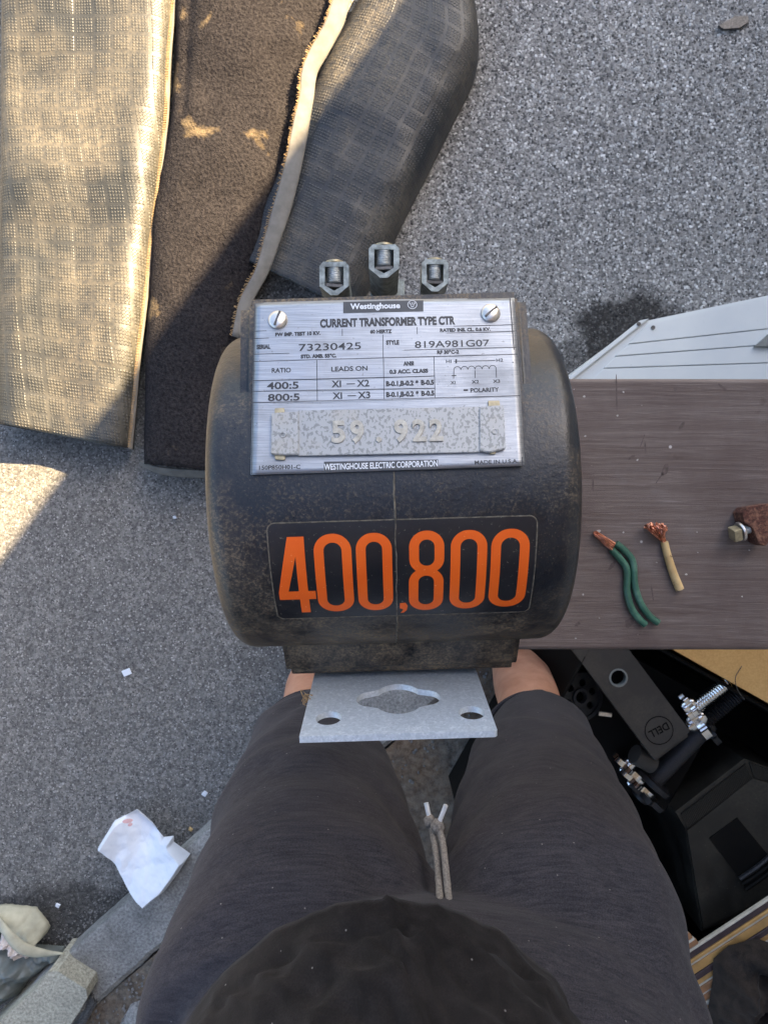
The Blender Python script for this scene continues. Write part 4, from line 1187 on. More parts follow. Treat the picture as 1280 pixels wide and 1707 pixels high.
def rings_mesh(rings, n=64, wr=None):
    """rings: (z, cx, cy, a, b, k) splined; k = back flattening"""
    rs = spline(rings, 46); verts = []; faces = []
    for i, q in enumerate(rs):
        z, cx, cy, a, b_ = q[:5]
        for k in range(n):
            an = 2 * math.pi * k / n; x = cx + a * math.sin(an); y = cy + b_ * math.cos(an); zz = z
            if wr:
                x, y, zz = wr(i / 45, an, x, y, z)
            verts.append((x, y, zz))
    for i in range(45):
        for k in range(n):
            a_ = i * n + k; b2 = i * n + (k + 1) % n; faces.append((a_, b2, b2 + n, a_ + n))
    return verts, faces
def wrinkle(t, an, x, y, z):
    d = .0035 * fbm(x * 9 + 3, z * 16, y * 9, 3) + .006 * math.exp(-((t - .0) / .10) ** 2) * fbm(x * 14, y * 14, 2, 2)
    return x + d * math.sin(an), y + d * math.cos(an), z
shl = [(.50, -.100, -.345, .090, .088), (.515, -.100, -.345, .0895, .087), (.60, -.092, -.352, .100, .093), (.72, -.080, -.366, .113, .100), (.80, -.073, -.382, .119, .106), (.88, -.070, -.402, .132, .112), (.96, -.068, -.44, .13, .10)]
shr = [(.50, .220, -.345, .084, .086), (.515, .220, -.345, .0835, .085), (.60, .203, -.352, .092, .091), (.72, .181, -.366, .104, .098), (.80, .170, -.382, .113, .104), (.88, .156, -.402, .120, .110), (.96, .145, -.44, .12, .10)]
bmv = []
vL, fL = rings_mesh(shl, wr=wrinkle); vR, fR = rings_mesh(shr, wr=wrinkle)
hipr = [(.87, .045, -.45, .17, .09), (.93, .045, -.445, .21, .125), (1.0, .045, -.455, .215, .135), (1.08, .045, -.47, .20, .125)]
vH, fH = rings_mesh(hipr)
allv = vL + vR + vH; allf = fL + [tuple(i + len(vL) for i in f) for f in fR] + [tuple(i + len(vL) + len(vR) for i in f) for f in fH]
shorts = link('shorts', allv, allf, None, per)
bm = bmesh.new(); bm.from_mesh(shorts.data); bmesh.ops.holes_fill(bm, edges=[e for e in bm.edges if e.is_boundary], sides=0); bmesh.ops.recalc_face_normals(bm, faces=bm.faces); bm.to_mesh(shorts.data); bm.free()
rm = shorts.modifiers.new('join', 'REMESH'); rm.mode = 'VOXEL'; rm.voxel_size = .0055; rm.use_smooth_shade = True
sm_ = shorts.modifiers.new('smooth', 'SMOOTH'); sm_.factor = .6; sm_.iterations = 7
dg = bpy.context.evaluated_depsgraph_get(); me = bpy.data.meshes.new_from_object(shorts.evaluated_get(dg))
shorts.modifiers.clear(); shorts.data = me; me.name = 'shorts'; me.materials.clear(); me.materials.append(SHORTS)
bb_ = base_of(per); nrms = [v.normal.copy() for v in me.vertices]
for vi, v in enumerate(me.vertices):
    x, y, z = v.co.x + bb_.x, v.co.y + bb_.y, v.co.z
    # folds that radiate from the crotch plus broad cloth waves
    cr = math.exp(-(((x - .055) / .07) ** 2 + ((z - .80) / .10) ** 2))
    d = .0035 * fbm(x * 7, z * 13, y * 8, 3) + .004 * cr * math.sin((z * 90 + abs(x - .055) * 60)) + .0022 * math.sin(z * 55 + 9 * fbm(x * 5, z * 4, 1, 2))
    v.co += nrms[vi] * d
me.polygons.foreach_set('use_smooth', [True] * len(me.polygons))
# hems
for rg in (shl, shr):
    bm = bmesh.new(); z, cx, cy, a, b_ = rg[0]
    tube(bm, [(cx + (a - .0045) * math.sin(t), cy + (b_ - .0045) * math.cos(t), z + .003) for t in [2 * math.pi * k / 24 for k in range(25)]], .0035, 6, 90, cap=False)
    bm_link('hem', bm, SHORTS, shorts)
# drawstrings
def dstr(pts, tip):
    bm = bmesh.new(); tube(bm, pts, .0030, 8, 50, wob=.06); s_ = bm_link('drawstring', bm, CORD, shorts)
    e0 = Vector(pts[-1])
    bm = bmesh.new(); bmesh.ops.create_icosphere(bm, subdivisions=2, radius=.0062, matrix=Matrix.Translation(e0) @ Matrix.Diagonal((1, 1.15, 1, 1)))
    for v in bm.verts: v.co += Vector((fbm(v.co.x * 300, v.co.y * 300), fbm(v.co.y * 300, v.co.z * 300), 0)) * .0015
    bm_link('knot', bm, CORD, s_)
    bm = bmesh.new(); tube(bm, [e0, e0.lerp(tip, .5), tip], .0022, 8, 10); bm_link('cord_tip', bm, WHITEP, s_)
dstr([P(735, 1530, .955), P(733, 1500, .93), P(729, 1440, .89), P(722, 1395, .86), P(717, 1370, .85)], P(710, 1338, .845))
dstr([P(752, 1530, .955), P(748, 1500, .93), P(742, 1440, .90), P(737, 1400, .87), P(729, 1378, .86)], P(743, 1342, .86))
# shirt
def shirt_pt(t, an):
    z0 = lerp(1.045, 1.42, t)
    s_, c_ = math.sin(an), math.cos(an)
    bf = lerp(.255, .13, min(1, t * 2.2)); cy = lerp(-.515, -.47, min(1, t * 1.6)); a = lerp(.178, .20, min(1, t * 3)) * (1 - .45 * max(0, t - .8) / .2)
    cx = lerp(.002, .045, min(1, t * 2))
    if c_ > 0:
        x = cx + a * math.copysign(abs(s_) ** 1.25, s_); y = cy + bf * c_
    else:
        x = cx + a * math.copysign(abs(s_) ** .9, s_); y = cy + .115 * c_
    z = z0 - (1 - t) ** 3 * .085 * (1 - max(0, c_)) ** .8
    ed_ = min(1, t / .12 + .25)
    ridge = 1 - abs(fbm(an * 2.6 + t * 3, t * 3.5, 5, 2)) * 2.4
    ridge2 = 1 - abs(fbm(an * 4 - t * 8, t * 5, 9, 2)) * 2.4
    d = ed_ * (.005 * fbm(an * 3, t * 6, 1, 3) + .008 * max(0, ridge) ** 2 + .005 * max(0, ridge2) ** 2) - .0022 * math.exp(-((t - .055) / .006) ** 2)
    return (x + d * s_, y + d * c_, z + .004 * fbm(an * 3, 4, t) * (1 - t))
verts = []; faces = []; n = 220; mrows = 110
for i in range(mrows):
    for k in range(n): verts.append(shirt_pt((i / (mrows - 1)), 2 * math.pi * k / n))
for i in range(mrows - 1):
    for k in range(n): a_ = i * n + k; b2 = i * n + (k + 1) % n; faces.append((a_, b2, b2 + n, a_ + n))
sh = link('shirt', verts, faces, SHIRT, per)
md = sh.modifiers.new('thick', 'SOLIDIFY'); md.thickness = .003; md.offset = -1
bm = bmesh.new()
tube(bm, [Vector(shirt_pt(.0, 2 * math.pi * k / 60)) + Vector((0, 0, .001)) for k in range(61)], .0016, 6, 240, cap=False); bm_link('hem', bm, SHORTS, sh)
for sx, arm in ((-1, [(-.08, -.47, 1.36), (-.16, -.46, 1.30), (-.215, -.44, 1.21)]), (1, [(.18, -.47, 1.36), (.26, -.46, 1.30), (.315, -.44, 1.21)])):
    bm = bmesh.new(); tube(bm, arm, lambda t: .088 - .02 * t, 20, 14, cap=False); bm_link('sleeve', bm, SHIRT, sh)
bm = bmesh.new(); bmesh.ops.create_icosphere(bm, subdivisions=4, radius=.1, matrix=Matrix.Translation((.05, -.40, 1.685)) @ Matrix.Diagonal((.92, 1.08, .95, 1)))
for v in bm.verts:
    if v.co.z < 1.66 and v.co.y > -.40: v.co.y = -.40 + (v.co.y + .40) * .3
    v.co += Vector((1, 1, 1)) * .004 * fbm(v.co.x * 40, v.co.y * 40, v.co.z * 40)
bm_link('hair', bm, HAIR, per)
for fx in (-.124, .260):
    bm = bmesh.new()
    lathe_pts = []
    rings = [(-.34, .030, .045), (-.31, .040, .075), (-.25, .041, .085), (-.18, .046, .062), (-.11, .045, .050), (-.065, .030, .036)]
    vr = []
    for (y, w, h) in [tuple(q) for q in spline(rings, 16)]:
        vr.append([bm.verts.new((fx + w * math.cos(a) , y, h / 2 + .012 + h / 2 * math.sin(a) * (1 if math.sin(a) > 0 else .95))) for a in [2 * math.pi * k / 16 for k in range(16)]])
    for i in range(15):
        for k in range(16): bm.faces.new([vr[i][k], vr[i][(k + 1) % 16], vr[i + 1][(k + 1) % 16], vr[i + 1][k]])
    bm.faces.new(vr[0][::-1]); bm.faces.new(vr[-1]); bm_link('shoe', bm, SHOE, per)

# ---------------------------------------------------------------- tote with gym parts, right
e1 = Vector((.87, -.49, 0)).normalized(); e2 = Vector((-.49, -.87, 0)).normalized()
C0 = P(1088, 1077, .42); C0.z = 0
tote = empty('storage_tote', C0 + e1 * .3 + e2 * .2, 'open tote, coloured black for its inner shadow, full of gym and computer parts under the bench', 'tote')
def tq(a, b, z): q = C0 + e1 * a + e2 * b; return Vector((q.x, q.y, z))
TL, TW, TH = .56, .44, .40
def tbox(name, a0, a1, b0, b1, z0, z1, mat, par, bev=.002):
    bm = bmesh.new(); rbox(bm, frame(tq((a0 + a1) / 2, (b0 + b1) / 2, (z0 + z1) / 2), e1, -e2), a1 - a0, b1 - b0, z1 - z0, bev); return bm_link(name, bm, mat, par)
tbox('floor', -.075, TL, 0, TW, .046, .056, BLACKD, tote)  # near-black floor and panels carry the tote's inner shadow
tbox('side_panel', -.075, TL, -.006, 0, .05, TH, BLACKD, tote); tbox('side_panel', -.075, TL, TW, TW + .006, .05, TH, BLACKD, tote)
tbox('side_panel', -.081, -.075, -.006, TW + .006, .05, TH, BLACKD, tote); tbox('side_panel', TL, TL + .006, -.006, TW + .006, .05, TH, BLACKD, tote)
# cardboard box beyond
cb = empty('cardboard_box', tq(.3, -.15, .04), 'closed tan cardboard box between the black tote and the bench', 'box')
tbox('box_body', -.02, .58, -.235, -.012, .035, .425, CARD, cb, .003)
tbox('flap', -.02, .58, -.120, -.010, .4265, .431, CARD, cb, .001)
tbox('flap', -.02, .58, -.237, -.123, .4265, .431, CARD, cb, .001)
bm = bmesh.new(); tube(bm, [P(1236, 1110, .434), P(1225, 1130, .434), P(1229, 1150, .434), P(1240, 1166, .434)], .0006, 5, 20); tag(bm_link('hair_strand', bm, DARKM), 'thin dark curved hair lying on the tan cardboard box', 'hair')

# monitor stand neck
z_ = .40
def cB(x, y, z): return P(860 + x * .328125, 1060 + y * .328125, z)
stand = empty('monitor_stand', cB(600, 300, z_), 'dark grey monitor stand neck with a round cable hole and DELL badge, in the tote', 'monitor stand')
bq = [cB(300, 20, z_), cB(480, 20, z_), cB(878, 482, z_), cB(705, 628, z_)]
# near-straight rectangle along the neck
nd = ((bq[2] + bq[3]) / 2 - (bq[0] + bq[1]) / 2).normalized(); nx_ = Vector((-nd.y, nd.x, 0))
if nx_.x < 0: nx_ = -nx_
nend = (bq[2] + bq[3]) / 2; nw = .0735; nl = .26
ms = frame(nend, nx_, -nd)       # x across, y back along the neck
hole_w = cB(519, 213, z_); hl_ = ms.inverted() @ hole_w
bm = bmesh.new()
prism(bm, [rrect(-nw / 2, 0, nw / 2, nl, .003, 3), circ(hl_.x, hl_.y, .0125, 28)], ms, -.012, 0)
bm_link('neck', bm, GREYK, stand, R(30))
bm = bmesh.new(); prism(bm, [circ(hl_.x, hl_.y, .0150, 28), circ(hl_.x, hl_.y, .0122, 28)], ms, -.010, .0008); bm_link('hole_rim', bm, GREYP, stand, R(30))
lc = ms.inverted() @ cB(724, 480, z_)
LG = Flat(); circle_band(LG, (lc.x, lc.y), .0225, .0016, 36)
ls = frame(Vector((0, 0, 0)), nx_, -nd)
# badge text runs up-right, upside down as in the photo
ang = math.atan2(*( (lambda v: (v.y, v.x))(ls.inverted() @ (cB(670, 505, 0) - cB(775, 450, 0)))))
LG.text('DELL', (lc.x, lc.y), .034, .0125, .02, rot=ang)
LG.build('badge', lambda x, y, h: ms @ Vector((x, y, h)), .0006, BLACKD, stand)
bm = bmesh.new()
rbox(bm, ms @ Matrix.Translation((-.002, .005, -.021)), .070, .035, .018, .004, 3); bm_link('hinge_housing', bm, GREYK, stand)
bm = bmesh.new(); tube(bm, [cB(600, 600, .375), cB(690, 650, .37)], .016, 16, 6); bm_link('hinge_barrel', bm, GREYK, stand)

def axis_m(o, d):
    z = Vector(d).normalized(); x = z.orthogonal().normalized(); y = z.cross(x); m = Matrix.Identity(4)
    for i in range(3): m[i][0] = x[i]; m[i][1] = y[i]; m[i][2] = z[i]; m[i][3] = o[i]
    return m
def star(name, c, d, r, th, mat, par, lobes=6, hub=.45):
    bm = bmesh.new(); n = lobes * 8; pts = []
    for k in range(n):
        a = 2 * math.pi * k / n; pts.append((r * (.82 + .18 * math.cos(lobes * a)) * math.cos(a), r * (.82 + .18 * math.cos(lobes * a)) * math.sin(a)))
    m = axis_m(c, d); prism(bm, [pts], m, -th / 2, th / 2)
    bmesh.ops.bevel(bm, geom=[e for e in bm.edges if e.calc_face_angle(0) > R(60)], offset=th * .22, segments=2, affect='EDGES')
    lathe(bm, [(-th * 1.4, r * hub * .8), (-th * .9, r * hub), (th * .9, r * hub), (th * 1.4, r * hub * .8)], m, 20)
    return bm_link(name, bm, mat, par, R(40))
db = empty('dumbbell_bar', cB(800, 560, .36), 'chrome threaded dumbbell bar with two star collars in the black tote', 'dumbbell bar')
A0 = cB(700, 730, .345); A1 = cB(930, 490, .355); dd = (A1 - A0).normalized()
bm = bmesh.new(); lathe(bm, [(0, .0155), ((A1 - A0).length, .0155)], axis_m(A0, dd), 28); bm_link('grip', bm, GRIP, db)
def threaded(name, a, b, r, mat, par, pitch=.0045):
    L = (b - a).length; n = int(L / pitch * 2); prof = [(L * k / n, r if k % 2 else r * .84) for k in range(n + 1)]
    bm = bmesh.new(); lathe(bm, prof, axis_m(a, b - a), 24); return bm_link(name, bm, mat, par, R(15))
star('collar', cB(905, 425, .365), cB(1075, 235, .37) - cB(840, 400, .36), .036, .012, CHROME, db)
threaded('threaded_end', cB(905, 360, .385), cB(1075, 232, .385), .0125, CHROME, db)
star('collar', cB(870, 350, .385), cB(1075, 232, .385) - cB(905, 360, .385), .022, .008, CHROME, db, 6, .5)
db2 = empty('dumbbell_bar', cB(1050, 350, .33), 'darker threaded dumbbell bar lying just below the chrome one', 'dumbbell bar')
threaded('threaded_end', cB(960, 430, .34), cB(1130, 290, .345), .0135, GRIP, db2)
bm = bmesh.new(); tube(bm, [cB(880, 520, .32), cB(960, 430, .34)], .0115, 16, 5); bm_link('grip', bm, GRIP, db2)
star('collar', cB(960, 470, .335), cB(1130, 290, .345) - cB(960, 430, .34), .032, .010, IRON, db2)
# bank of collars at lower left of the bar
for k, (x, y, rr, mt, lab) in enumerate(((560, 660, .030, CHROME, 'small chrome star nut nearest the monitor stand, beside the thigh'), (600, 730, .036, CHROME, 'chrome star nut in the middle of the row beside the thigh'), (648, 800, .038, IRON, 'black iron star nut at the lower end of the row beside the thigh'))):
    s_ = star('star_nut', cB(x, y, .345), dd, rr, .009, mt, None, 6); tag(s_, lab, 'star nut', 'star nuts in the tote')
bm = bmesh.new()
mm = axis_m(cB(690, 740, .345), dd); lathe(bm, [(-.006, .030), (-.004, .034), (.004, .034), (.006, .030)], mm, 32); tag(bm_link('weight_collar', bm, IRON), 'black round collar at the lower end of the chrome dumbbell bar', 'collar')
# round knob plate
wp = empty('weight_plate', cB(330, 310, .35), 'small round black weight plate with holes beside the right knee', 'weight plate')
bm = bmesh.new(); mk = Matrix.Translation(cB(325, 310, .35)) @ Matrix.Rotation(R(14), 4, 'Y')
loops = [circ(0, 0, .040, 40), circ(0, 0, .0085, 20)] + [circ(.024 * math.cos(R(a)), .024 * math.sin(R(a)), .0062, 14) for a in (20, 80, 140, 200, 260, 320)]
prism(bm, loops, mk, -.008, 0); bm_link('plate_disc', bm, IRON, wp, R(30))
bm = bmesh.new(); prism(bm, [circ(0, 0, .0415, 48), circ(0, 0, .0355, 48)], mk, -.010, .003); bm_link('rim', bm, IRON, wp, R(30))
bm = bmesh.new(); prism(bm, [circ(0, 0, .0150, 32), circ(0, 0, .0100, 32)], mk, -.010, .004); bm_link('hub', bm, GRIP, wp, R(30))
bm = bmesh.new(); rbox(bm, frame(cB(452, 398, .36), (1, -.12, 0), (0, 1, 0)), .022, .007, .003, .001); tag(bm_link('metal_clip', bm, SCREWM), 'small bright metal tab beside the round weight plate', 'clip')
# packing that carries the loose parts inside the tote
tag(tbox('foam_block', -.07, .20, .03, .24, .058, .325, BLACKD, None), 'black foam block under the gym parts in the tote', 'foam block')

# black moulded base with ribbed border and recess
mb_ = empty('plastic_housing', cB(1050, 950, .30), 'large black moulded plastic base with ribbed border and square recess, in the tote', 'monitor base')
zt = .36
outer = [cB(865, 985, zt), cB(815, 900, zt), cB(1165, 630, zt), cB(1330, 690, zt), cB(1480, 760, zt), cB(1560, 1130, zt), P(1345, 1490, zt), P(1171, 1556, zt)]
def flat_poly(name, pts, z0, z1, mat, par, bev=0):
    bm = bmesh.new(); prism(bm, [(q.x, q.y) for q in pts], Matrix.Identity(4), z0, z1)
    if bev: bmesh.ops.bevel(bm, geom=[e for e in bm.edges if e.calc_face_angle(0) > R(30)], offset=bev, segments=2, affect='EDGES')
    return bm_link(name, bm, mat, par, R(30))
inner = [cB(868, 990, zt), cB(875, 985, zt), cB(1200, 725, zt), cB(1330, 760, zt), cB(1480, 800, zt), cB(1560, 1130, zt), P(1320, 1475, zt), P(1172, 1548, zt)]
flat_poly('base_slab', outer, .10, zt - .006, BLACKP, mb_, .004)
flat_poly('raised_top', inner, zt - .006, zt, GREYK if False else BLACKP, mb_, .0015)
ribm = None
def rib_run(p0, p1, q0, q1, n, first=None):
    global ribm
    for i in range(n):
        f = (i + .5) / n; a = p0.lerp(p1, f); b = q0.lerp(q1, f)
        me_dir = (b - a); L = me_dir.length
        if ribm is None:
            bm = bmesh.new(); rbox(bm, Matrix.Identity(4), 1, 1, 1); ribm = bpy.data.meshes.new('rib'); bm.to_mesh(ribm); bm.free(); ribm.materials.append(BLACKP)
        o = bpy.data.objects.new('rib', ribm); col.objects.link(o); o.parent = mb_
        m = frame((a + b) / 2 - base_of(mb_), me_dir, Vector((0, 0, 1)).cross(me_dir))
        o.matrix_local = m @ Matrix.Diagonal((L, .0016, .004, 1))
rz = zt - .004
rib_run(cB(835, 905, rz), cB(1165, 648, rz), cB(870, 975, rz), cB(1195, 722, rz), 46)
rib_run(cB(1180, 640, rz), cB(1330, 700, rz), cB(1205, 718, rz), cB(1330, 752, rz), 16)
rec = [cB(978, 1027, zt), cB(1120, 922, zt), cB(1300, 1140, zt), cB(1150, 1255, zt)]
flat_poly('recess_cover', rec, zt - .001, zt + .0015, BLACKD, mb_, .0005)
for k in range(3):
    a = cB(1135 + k * 14, 1235 + k * 26, zt + .006); b = cB(1300 + k * 14, 1110 + k * 26, zt + .006)
    bm = bmesh.new(); tube(bm, [a, a.lerp(b, .5) + Vector((0, 0, .002)), b], .004, 8, 10); bm_link('edge_rail', bm, BLACKD if k else IRON, mb_)
flat_poly('side_flange', [P(1171, 1560, .35), P(1190, 1592 - 30, .35), P(1345, 1478, .35), P(1330, 1450, .35)], .12, .352, BLACKD, mb_, .002)

# stacked trim boards across the tote's near rim
cols = {'white': simple('chipped_white_trim', (.50, .45, .37), .6, var=.3, scale=50), 'tan': simple('tan_wood_trim', (.42, .24, .08), .6, var=.3, scale=30), 'brown': simple('red_brown_trim', (.30, .15, .07), .6, var=.4, scale=40), 'dark': simple('dark_purple_trim', (.045, .028, .030), .6, var=.4, scale=40), 'grey': simple('grey_trim', (.20, .17, .16), .6, var=.4, scale=60)}
sa = P(1155, 1578, .42); sb = P(1275, 1499, .42); sdir = (sb - sa).normalized(); sn = Vector((sdir.y, -sdir.x, 0))
if sn.y > 0: sn = -sn
stripes = [('brown', .010), ('white', .003), ('brown', .008), ('white', .0035), ('brown', .008), ('white', .0035), ('dark', .009), ('tan', .005), ('white', .0035), ('tan', .013), ('dark', .009), ('tan', .007), ('white', .0025), ('brown', .010), ('white', .003), ('brown', .009), ('white', .0055), ('brown', .009), ('white', .006), ('brown', .010), ('dark', .012)]
names = {'white': 'chipped white-painted', 'tan': 'tan', 'brown': 'red-brown', 'dark': 'dark purple-brown', 'grey': 'grey'}
off = -.0395; cnt = 0
for k, (cn, w) in enumerate(stripes):
    q = sa + sn * (off + w / 2); off += w + .0007
    bm = bmesh.new(); h = .006 + rnd.uniform(-.0012, .0012)
    st_ = .0 if k > 5 else .0
    L = .62 if k > 5 else .27; ctr = .06 if k > 5 else -.135 + .004 + k * .0015
    if k == 5: L, ctr = .62, .06
    rbox(bm, frame(Vector((q.x, q.y, .4205 + h / 2)) + sdir * ctr, sdir, -sn), L, w, h, .0008, 1)
    pos = ['first', 'second', 'third', 'fourth', 'fifth', 'sixth', 'seventh', 'eighth', 'ninth', 'tenth', 'eleventh', 'twelfth', 'thirteenth', 'fourteenth', 'fifteenth', 'sixteenth', 'seventeenth', 'eighteenth', 'nineteenth', 'twentieth', 'twenty-first'][k]
    tag(bm_link('trim_board', bm, cols[cn]), f'{names[cn]} trim strip on edge, {pos} in the row from the black base', 'trim board', 'trim strips stacked across the tote')
# cut ends of two rows are jagged; jacket
def crumple(name, poly, z0, hgt, mat, res=46, fr=14, seed=0, fold=1.0, parent=None, edge=.02, facet=None):
    xs = [p.x for p in poly]; ys = [p.y for p in poly]
    import itertools
    bm = bmesh.new(); vs = [bm.verts.new((p.x, p.y, 0)) for p in poly]; bm.faces.new(vs)
    x = min(xs); step = (max(max(xs) - min(xs), max(ys) - min(ys))) / res
    x += step
    while x < max(xs):
        bmesh.ops.bisect_plane(bm, geom=list(bm.verts) + list(bm.edges) + list(bm.faces), plane_co=(x, 0, 0), plane_no=(1, 0, 0)); x += step
    y = min(ys) + step
    while y < max(ys):
        bmesh.ops.bisect_plane(bm, geom=list(bm.verts) + list(bm.edges) + list(bm.faces), plane_co=(0, y, 0), plane_no=(0, 1, 0)); y += step
    bmesh.ops.triangulate(bm, faces=bm.faces)
    def dist(p):
        d = 1e9; n = len(poly)
        for i in range(n):
            a, b = poly[i], poly[(i + 1) % n]; ab = Vector((b.x - a.x, b.y - a.y)); ap = Vector((p.x - a.x, p.y - a.y))
            t = max(0, min(1, ap.dot(ab) / max(1e-9, ab.dot(ab)))); d = min(d, (ap - ab * t).length)
        return d
    for v in bm.verts:
        p = v.co; e = min(1, dist(p) / edge)
        r1 = 1 - abs(fbm(p.x * fr + seed, p.y * fr, seed, 2)) * 2.2; r2 = 1 - abs(fbm(p.x * fr * 2.3, p.y * fr * 2.3 + seed, seed, 3)) * 2
        if facet:
            q_ = sum(abs((p.x - px_) * ca + (p.y - py_) * sa) * w_ for ca, sa, px_, py_, w_ in facet)
            v.co.z = z0 + (e ** .5) * (hgt + q_ + .0022 * fbm(p.x * 40, p.y * 40, seed, 3)); continue
        v.co.z = z0 + hgt * (e ** .6) * (.45 + .35 * fold * r1 + .15 * fold * r2)
    o = bm_link(name, bm, mat, parent, R(80 if fold < 1.2 else 180))
    return o
jk = crumple('jacket', [P(*q, .435) for q in ((1190, 1600), (1215, 1578), (1262, 1566), (1330, 1590), (1420, 1700), (1380, 1830), (1195, 1830), (1175, 1720), (1188, 1640))], .432, .075, JACKET, 90, 11, 3, 1.6, edge=.05)
tag(jk, 'crumpled black jacket in the lower right corner on the trim strips', 'jacket')

# ---------------------------------------------------------------- litter on the left
bag = empty('paper_bag', P(240, 1430, 0), 'crumpled white paper bag lying across the kerb edge', 'paper bag')
poly = [P(*q, .075) for q in ((165, 1410), (188, 1372), (224, 1354), (250, 1376), (270, 1400), (287, 1398), (287, 1408), (315, 1428), (298, 1455), (278, 1482), (264, 1492), (248, 1507), (216, 1486), (205, 1470), (188, 1440))]
fc = []
for k in range(30):
    a = rnd.uniform(0, math.pi); q = P(rnd.uniform(180, 300), rnd.uniform(1365, 1495), .08); fc.append((math.cos(a), math.sin(a), q.x, q.y, rnd.uniform(.04, .15) * (1 if k % 2 else -1)))
o = crumple('paper', poly, .062, .014, PAPER, 110, 19, 5, .8, bag, edge=.008, facet=fc)
sharp(o.data, R(14))
for (u, v, su, sv) in ((214, 1368, 9, 4), (180, 1404, 5, 5), (218, 1374, 4, 3)):
    bm = bmesh.new(); c = P(u, v, .083); pts = [(c.x + su / F * 1.4 * (1 + .3 * fbm(k, u)) * math.cos(k * .6), c.y + sv / F * 1.4 * (1 + .4 * fbm(k, v)) * math.sin(k * .6 + .3)) for k in range(10)]
    prism(bm, pts, Matrix.Identity(4), .0845, .0852); bm_link('faded_print', bm, PINK, bag)

def chip(name, u, v, s, mat, label, cat, z=0.0, rot=20, th=.004):
    bm = bmesh.new(); c = P(u, v, z); rbox(bm, Matrix.Translation(c + Vector((0, 0, th / 2 + .001))) @ Matrix.Rotation(R(rot), 4, 'Z') @ Matrix.Rotation(R(6), 4, 'X'), s, s * .85, th, th * .25, 1)
    for v_ in bm.verts: v_.co += Vector((fbm(v_.co.x * 200, v_.co.y * 200), fbm(v_.co.y * 200, v_.co.x * 200), 0)) * s * .12
    tag(bm_link(name, bm, mat), label, cat)
chip('paper_scrap', 213, 1120, .017, PAPER, 'tiny square white scrap alone on the open asphalt left of the transformer', 'scrap', rot=25)
chip('paper_scrap', 342, 1322, .011, PAPER, 'tiny white scrap close to the kerb beside the left thigh', 'scrap', rot=50)
chip('paper_scrap', 98, 1508, .010, PAPER, 'tiny white sliver on the asphalt just right of the cream cap', 'scrap', rot=-30)
chip('pebble', 319, 1381, .009, TANW, 'small tan pebble in the joint along the kerb', 'pebble', rot=-30, th=.006)
chip('pebble', 293, 862, .010, SCREWM, 'small pale pebble on the asphalt just left of the transformer', 'pebble', rot=10, th=.006)
bm = bmesh.new()
prism(bm, [(q.x, q.y) for q in [P(*p, .01) for p in ((1197, 42), (1225, 27), (1245, 26), (1248, 36), (1232, 46), (1205, 48))]], Matrix.Identity(4), .004, .010)
tag(bm_link('rubber_flake', bm, DARKM), 'dark flat flake of debris on the asphalt at the top right', 'debris')

# cream cap
cap = empty('cap', P(40, 1560, 0), 'cream cloth cap with curved brim at the left edge by the kerb', 'cap')
def dd_(x, y, z): return P(x * .3125, 1280 + y * .3125, z)
verts = []; faces = []
arcA = spline([(-60, 768), (40, 758), (110, 766), (170, 788), (220, 828), (241, 868), (226, 905)], 30)
arcB = spline([(-60, 790), (10, 806), (50, 850), (90, 888), (125, 908), (160, 922), (205, 920)], 30)
nr, na = 14, 29
for j in range(nr + 1):
    t_ = j / nr
    for k in range(30):
        q = arcA[k] * (1 - t_) + arcB[k] * t_
        p = dd_(q[0], q[1], .05); zz = .012 + .058 * math.sin(math.pi * (.06 + .62 * t_)) ** .7 + .006 * fbm(p.x * 45, p.y * 45) - .004 * math.exp(-((k - 14) / 1.2) ** 2)
        verts.append((p.x, p.y, zz))
for j in range(nr):
    for k in range(na):
        a = j * 30 + k; faces.append((a, a + 1, a + 31, a + 30))
o = link('crown', verts, faces, CREAM, cap); md = o.modifiers.new('t', 'SOLIDIFY'); md.thickness = .002
top = spline([dd_(-60, 770, .06), dd_(0, 795, .085), dd_(60, 865, .095), (dd_(150, 935, .09)), dd_(250, 970, .075), dd_(345, 985, .062)], 40)
bot = spline([dd_(-60, 840, .065), dd_(0, 872, .09), dd_(60, 955, .10), (dd_(130, 1003, .095)), dd_(230, 1010, .075), dd_(345, 992, .062)], 40)
verts = []; faces = []
for i in range(40):
    for k in range(6):
        q = Vector(top[i]).lerp(Vector(bot[i]), k / 5); verts.append((q.x, q.y, q.z + .004 * math.sin(math.pi * k / 5)))
for i in range(39):
    for k in range(5): a = i * 6 + k; faces.append((a, a + 1, a + 7, a + 6))
o = link('brim', verts, faces, CREAM, cap); md = o.modifiers.new('t', 'SOLIDIFY'); md.thickness = .003
ts = crumple('tissue', [dd_(x, y, .06) for x, y in ((-10, 900), (60, 880), (110, 930), (165, 985), (130, 1045), (70, 1020), (50, 970), (-10, 975))], .035, .045, TISSUE, 40, 40, 2, 1.4, edge=.01)
tag(ts, 'crumpled pinkish white tissue under the brim of the cream cap', 'tissue')
sk = crumple('plastic_sack', [dd_(x, y, .05) for x, y in ((-200, 960), (0, 965), (60, 1040), (150, 1000), (300, 1010), (310, 1060), (230, 1100), (110, 1190), (60, 1270), (-200, 1400))], .012, .050, GREYB, 80, 11, 11, 1.5, edge=.02)
tag(sk, 'crumpled grey-green plastic sack at the lower left, below the cream cap', 'sack')
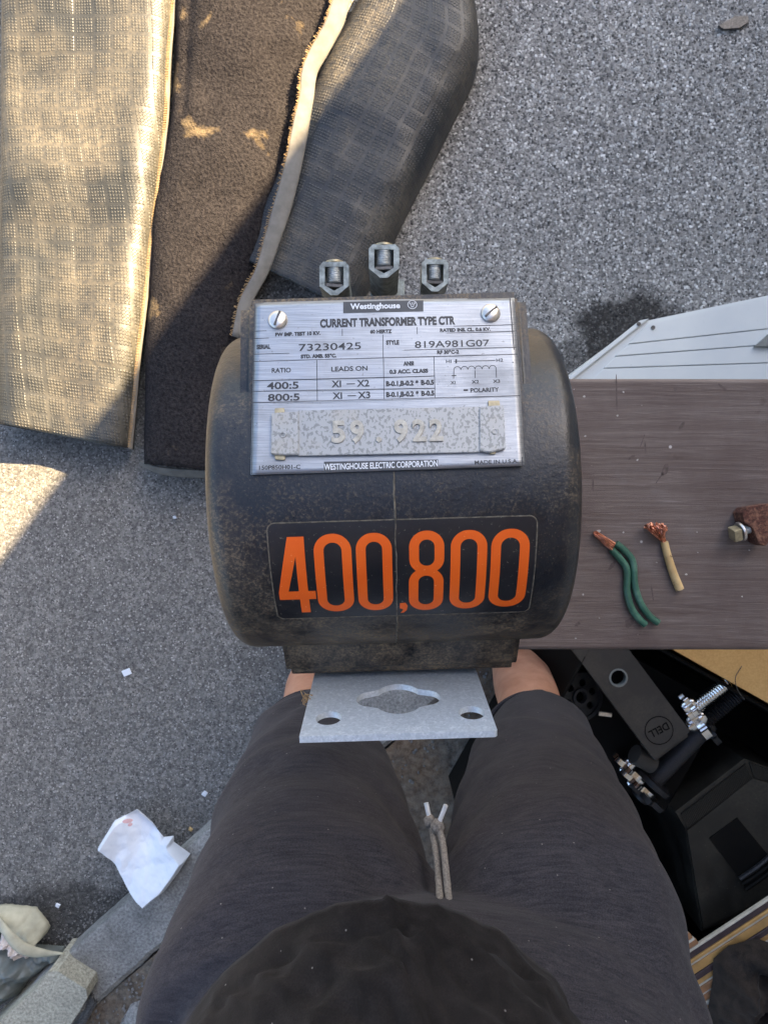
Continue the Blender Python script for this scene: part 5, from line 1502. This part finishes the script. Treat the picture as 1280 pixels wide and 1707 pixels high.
# pale block ending the kerb
blk = empty('concrete_block', dd_(280, 1250, 0), 'pale cream weathered concrete block with chipped rounded corner at the lower left', 'block')
pts = [dd_(x, y, .11) for x, y in ((215, 1160), (258, 1090), (310, 1085), (460, 1180), (468, 1225), (425, 1300), (330, 1440), (-100, 1650), (-150, 1500), (60, 1300))]
bm = bmesh.new(); prism(bm, [(q.x, q.y) for q in pts], Matrix.Identity(4), .0, .11)
bmesh.ops.bevel(bm, geom=[e for e in bm.edges if e.calc_face_angle(0) > R(20)], offset=.008, segments=3, affect='EDGES')
bm_link('block_body', bm, BLOCKM, blk, R(12))
pts = [dd_(x, y, .06) for x, y in ((470, 1195), (503, 1200), (520, 1250), (450, 1380), (380, 1500), (340, 1480), (430, 1330))]
bm = bmesh.new(); prism(bm, [(q.x, q.y) for q in pts], Matrix.Identity(4), .028, .062); bmesh.ops.bevel(bm, geom=list(bm.edges), offset=.004, segments=2, affect='EDGES')
tag(bm_link('wood_offcut', bm, DARKM), 'dark offcut wedged beside the pale concrete block', 'offcut')
# rock in the soil
bm = bmesh.new(); c = P(235, 1690, .05)
bmesh.ops.create_icosphere(bm, subdivisions=4, radius=.075, matrix=Matrix.Translation(Vector((c.x + .02, c.y - .02, .03))) @ Matrix.Rotation(R(40), 4, 'Z') @ Matrix.Diagonal((1.3, .75, .5, 1)))
for v in bm.verts: v.co += (v.co - Vector((c.x, c.y, .03))).normalized() * .008 * fbm(v.co.x * 25, v.co.y * 25, v.co.z * 25)
tag(bm_link('rock', bm, KERB), 'rounded grey rock in the soil beside the left thigh', 'rock')
# loose grit along the kerb joint and around
tb = bmesh.new(); bmesh.ops.create_icosphere(tb, subdivisions=1, radius=1)
gv = [v.co.copy() for v in tb.verts]; gf = [[v.index for v in f.verts] for f in tb.faces]; tb.free()
GV = []; GF = []
def grit(c, s):
    k = len(GV); a = rnd.uniform(0, 3); sx = 1; sy = rnd.uniform(.6, 1); sz = rnd.uniform(.4, .8); ca, sa = math.cos(a), math.sin(a)
    for q in gv:
        x, y, z = q.x * sx * s, q.y * sy * s, q.z * sz * s; GV.append((c.x + x * ca - y * sa, c.y + x * sa + y * ca, c.z + z))
    for f in gf: GF.append([i + k for i in f])
for k in range(700):
    s = rnd.uniform(-.1, .9); q = kp(s, -abs(rnd.gauss(0, .02)) - .002); grit(Vector((q[0], q[1], .001)), rnd.uniform(.001, .0032))
for k in range(500):
    s = rnd.uniform(-.1, 1.2); q = kp(s, kw + abs(rnd.gauss(0, .05)) + .004); grit(Vector((q[0], q[1], .050)), rnd.uniform(.0015, .005))
for k in range(900):
    grit(P(rnd.uniform(-50, 1330), rnd.uniform(-50, 1500), .001), rnd.uniform(.001, .0028))
o = link('grit', GV, GF, concrete('grit_stone', (.17, .165, .155), .5), None, False); tag(o, 'loose grit scattered on the asphalt', 'grit', kind='stuff')
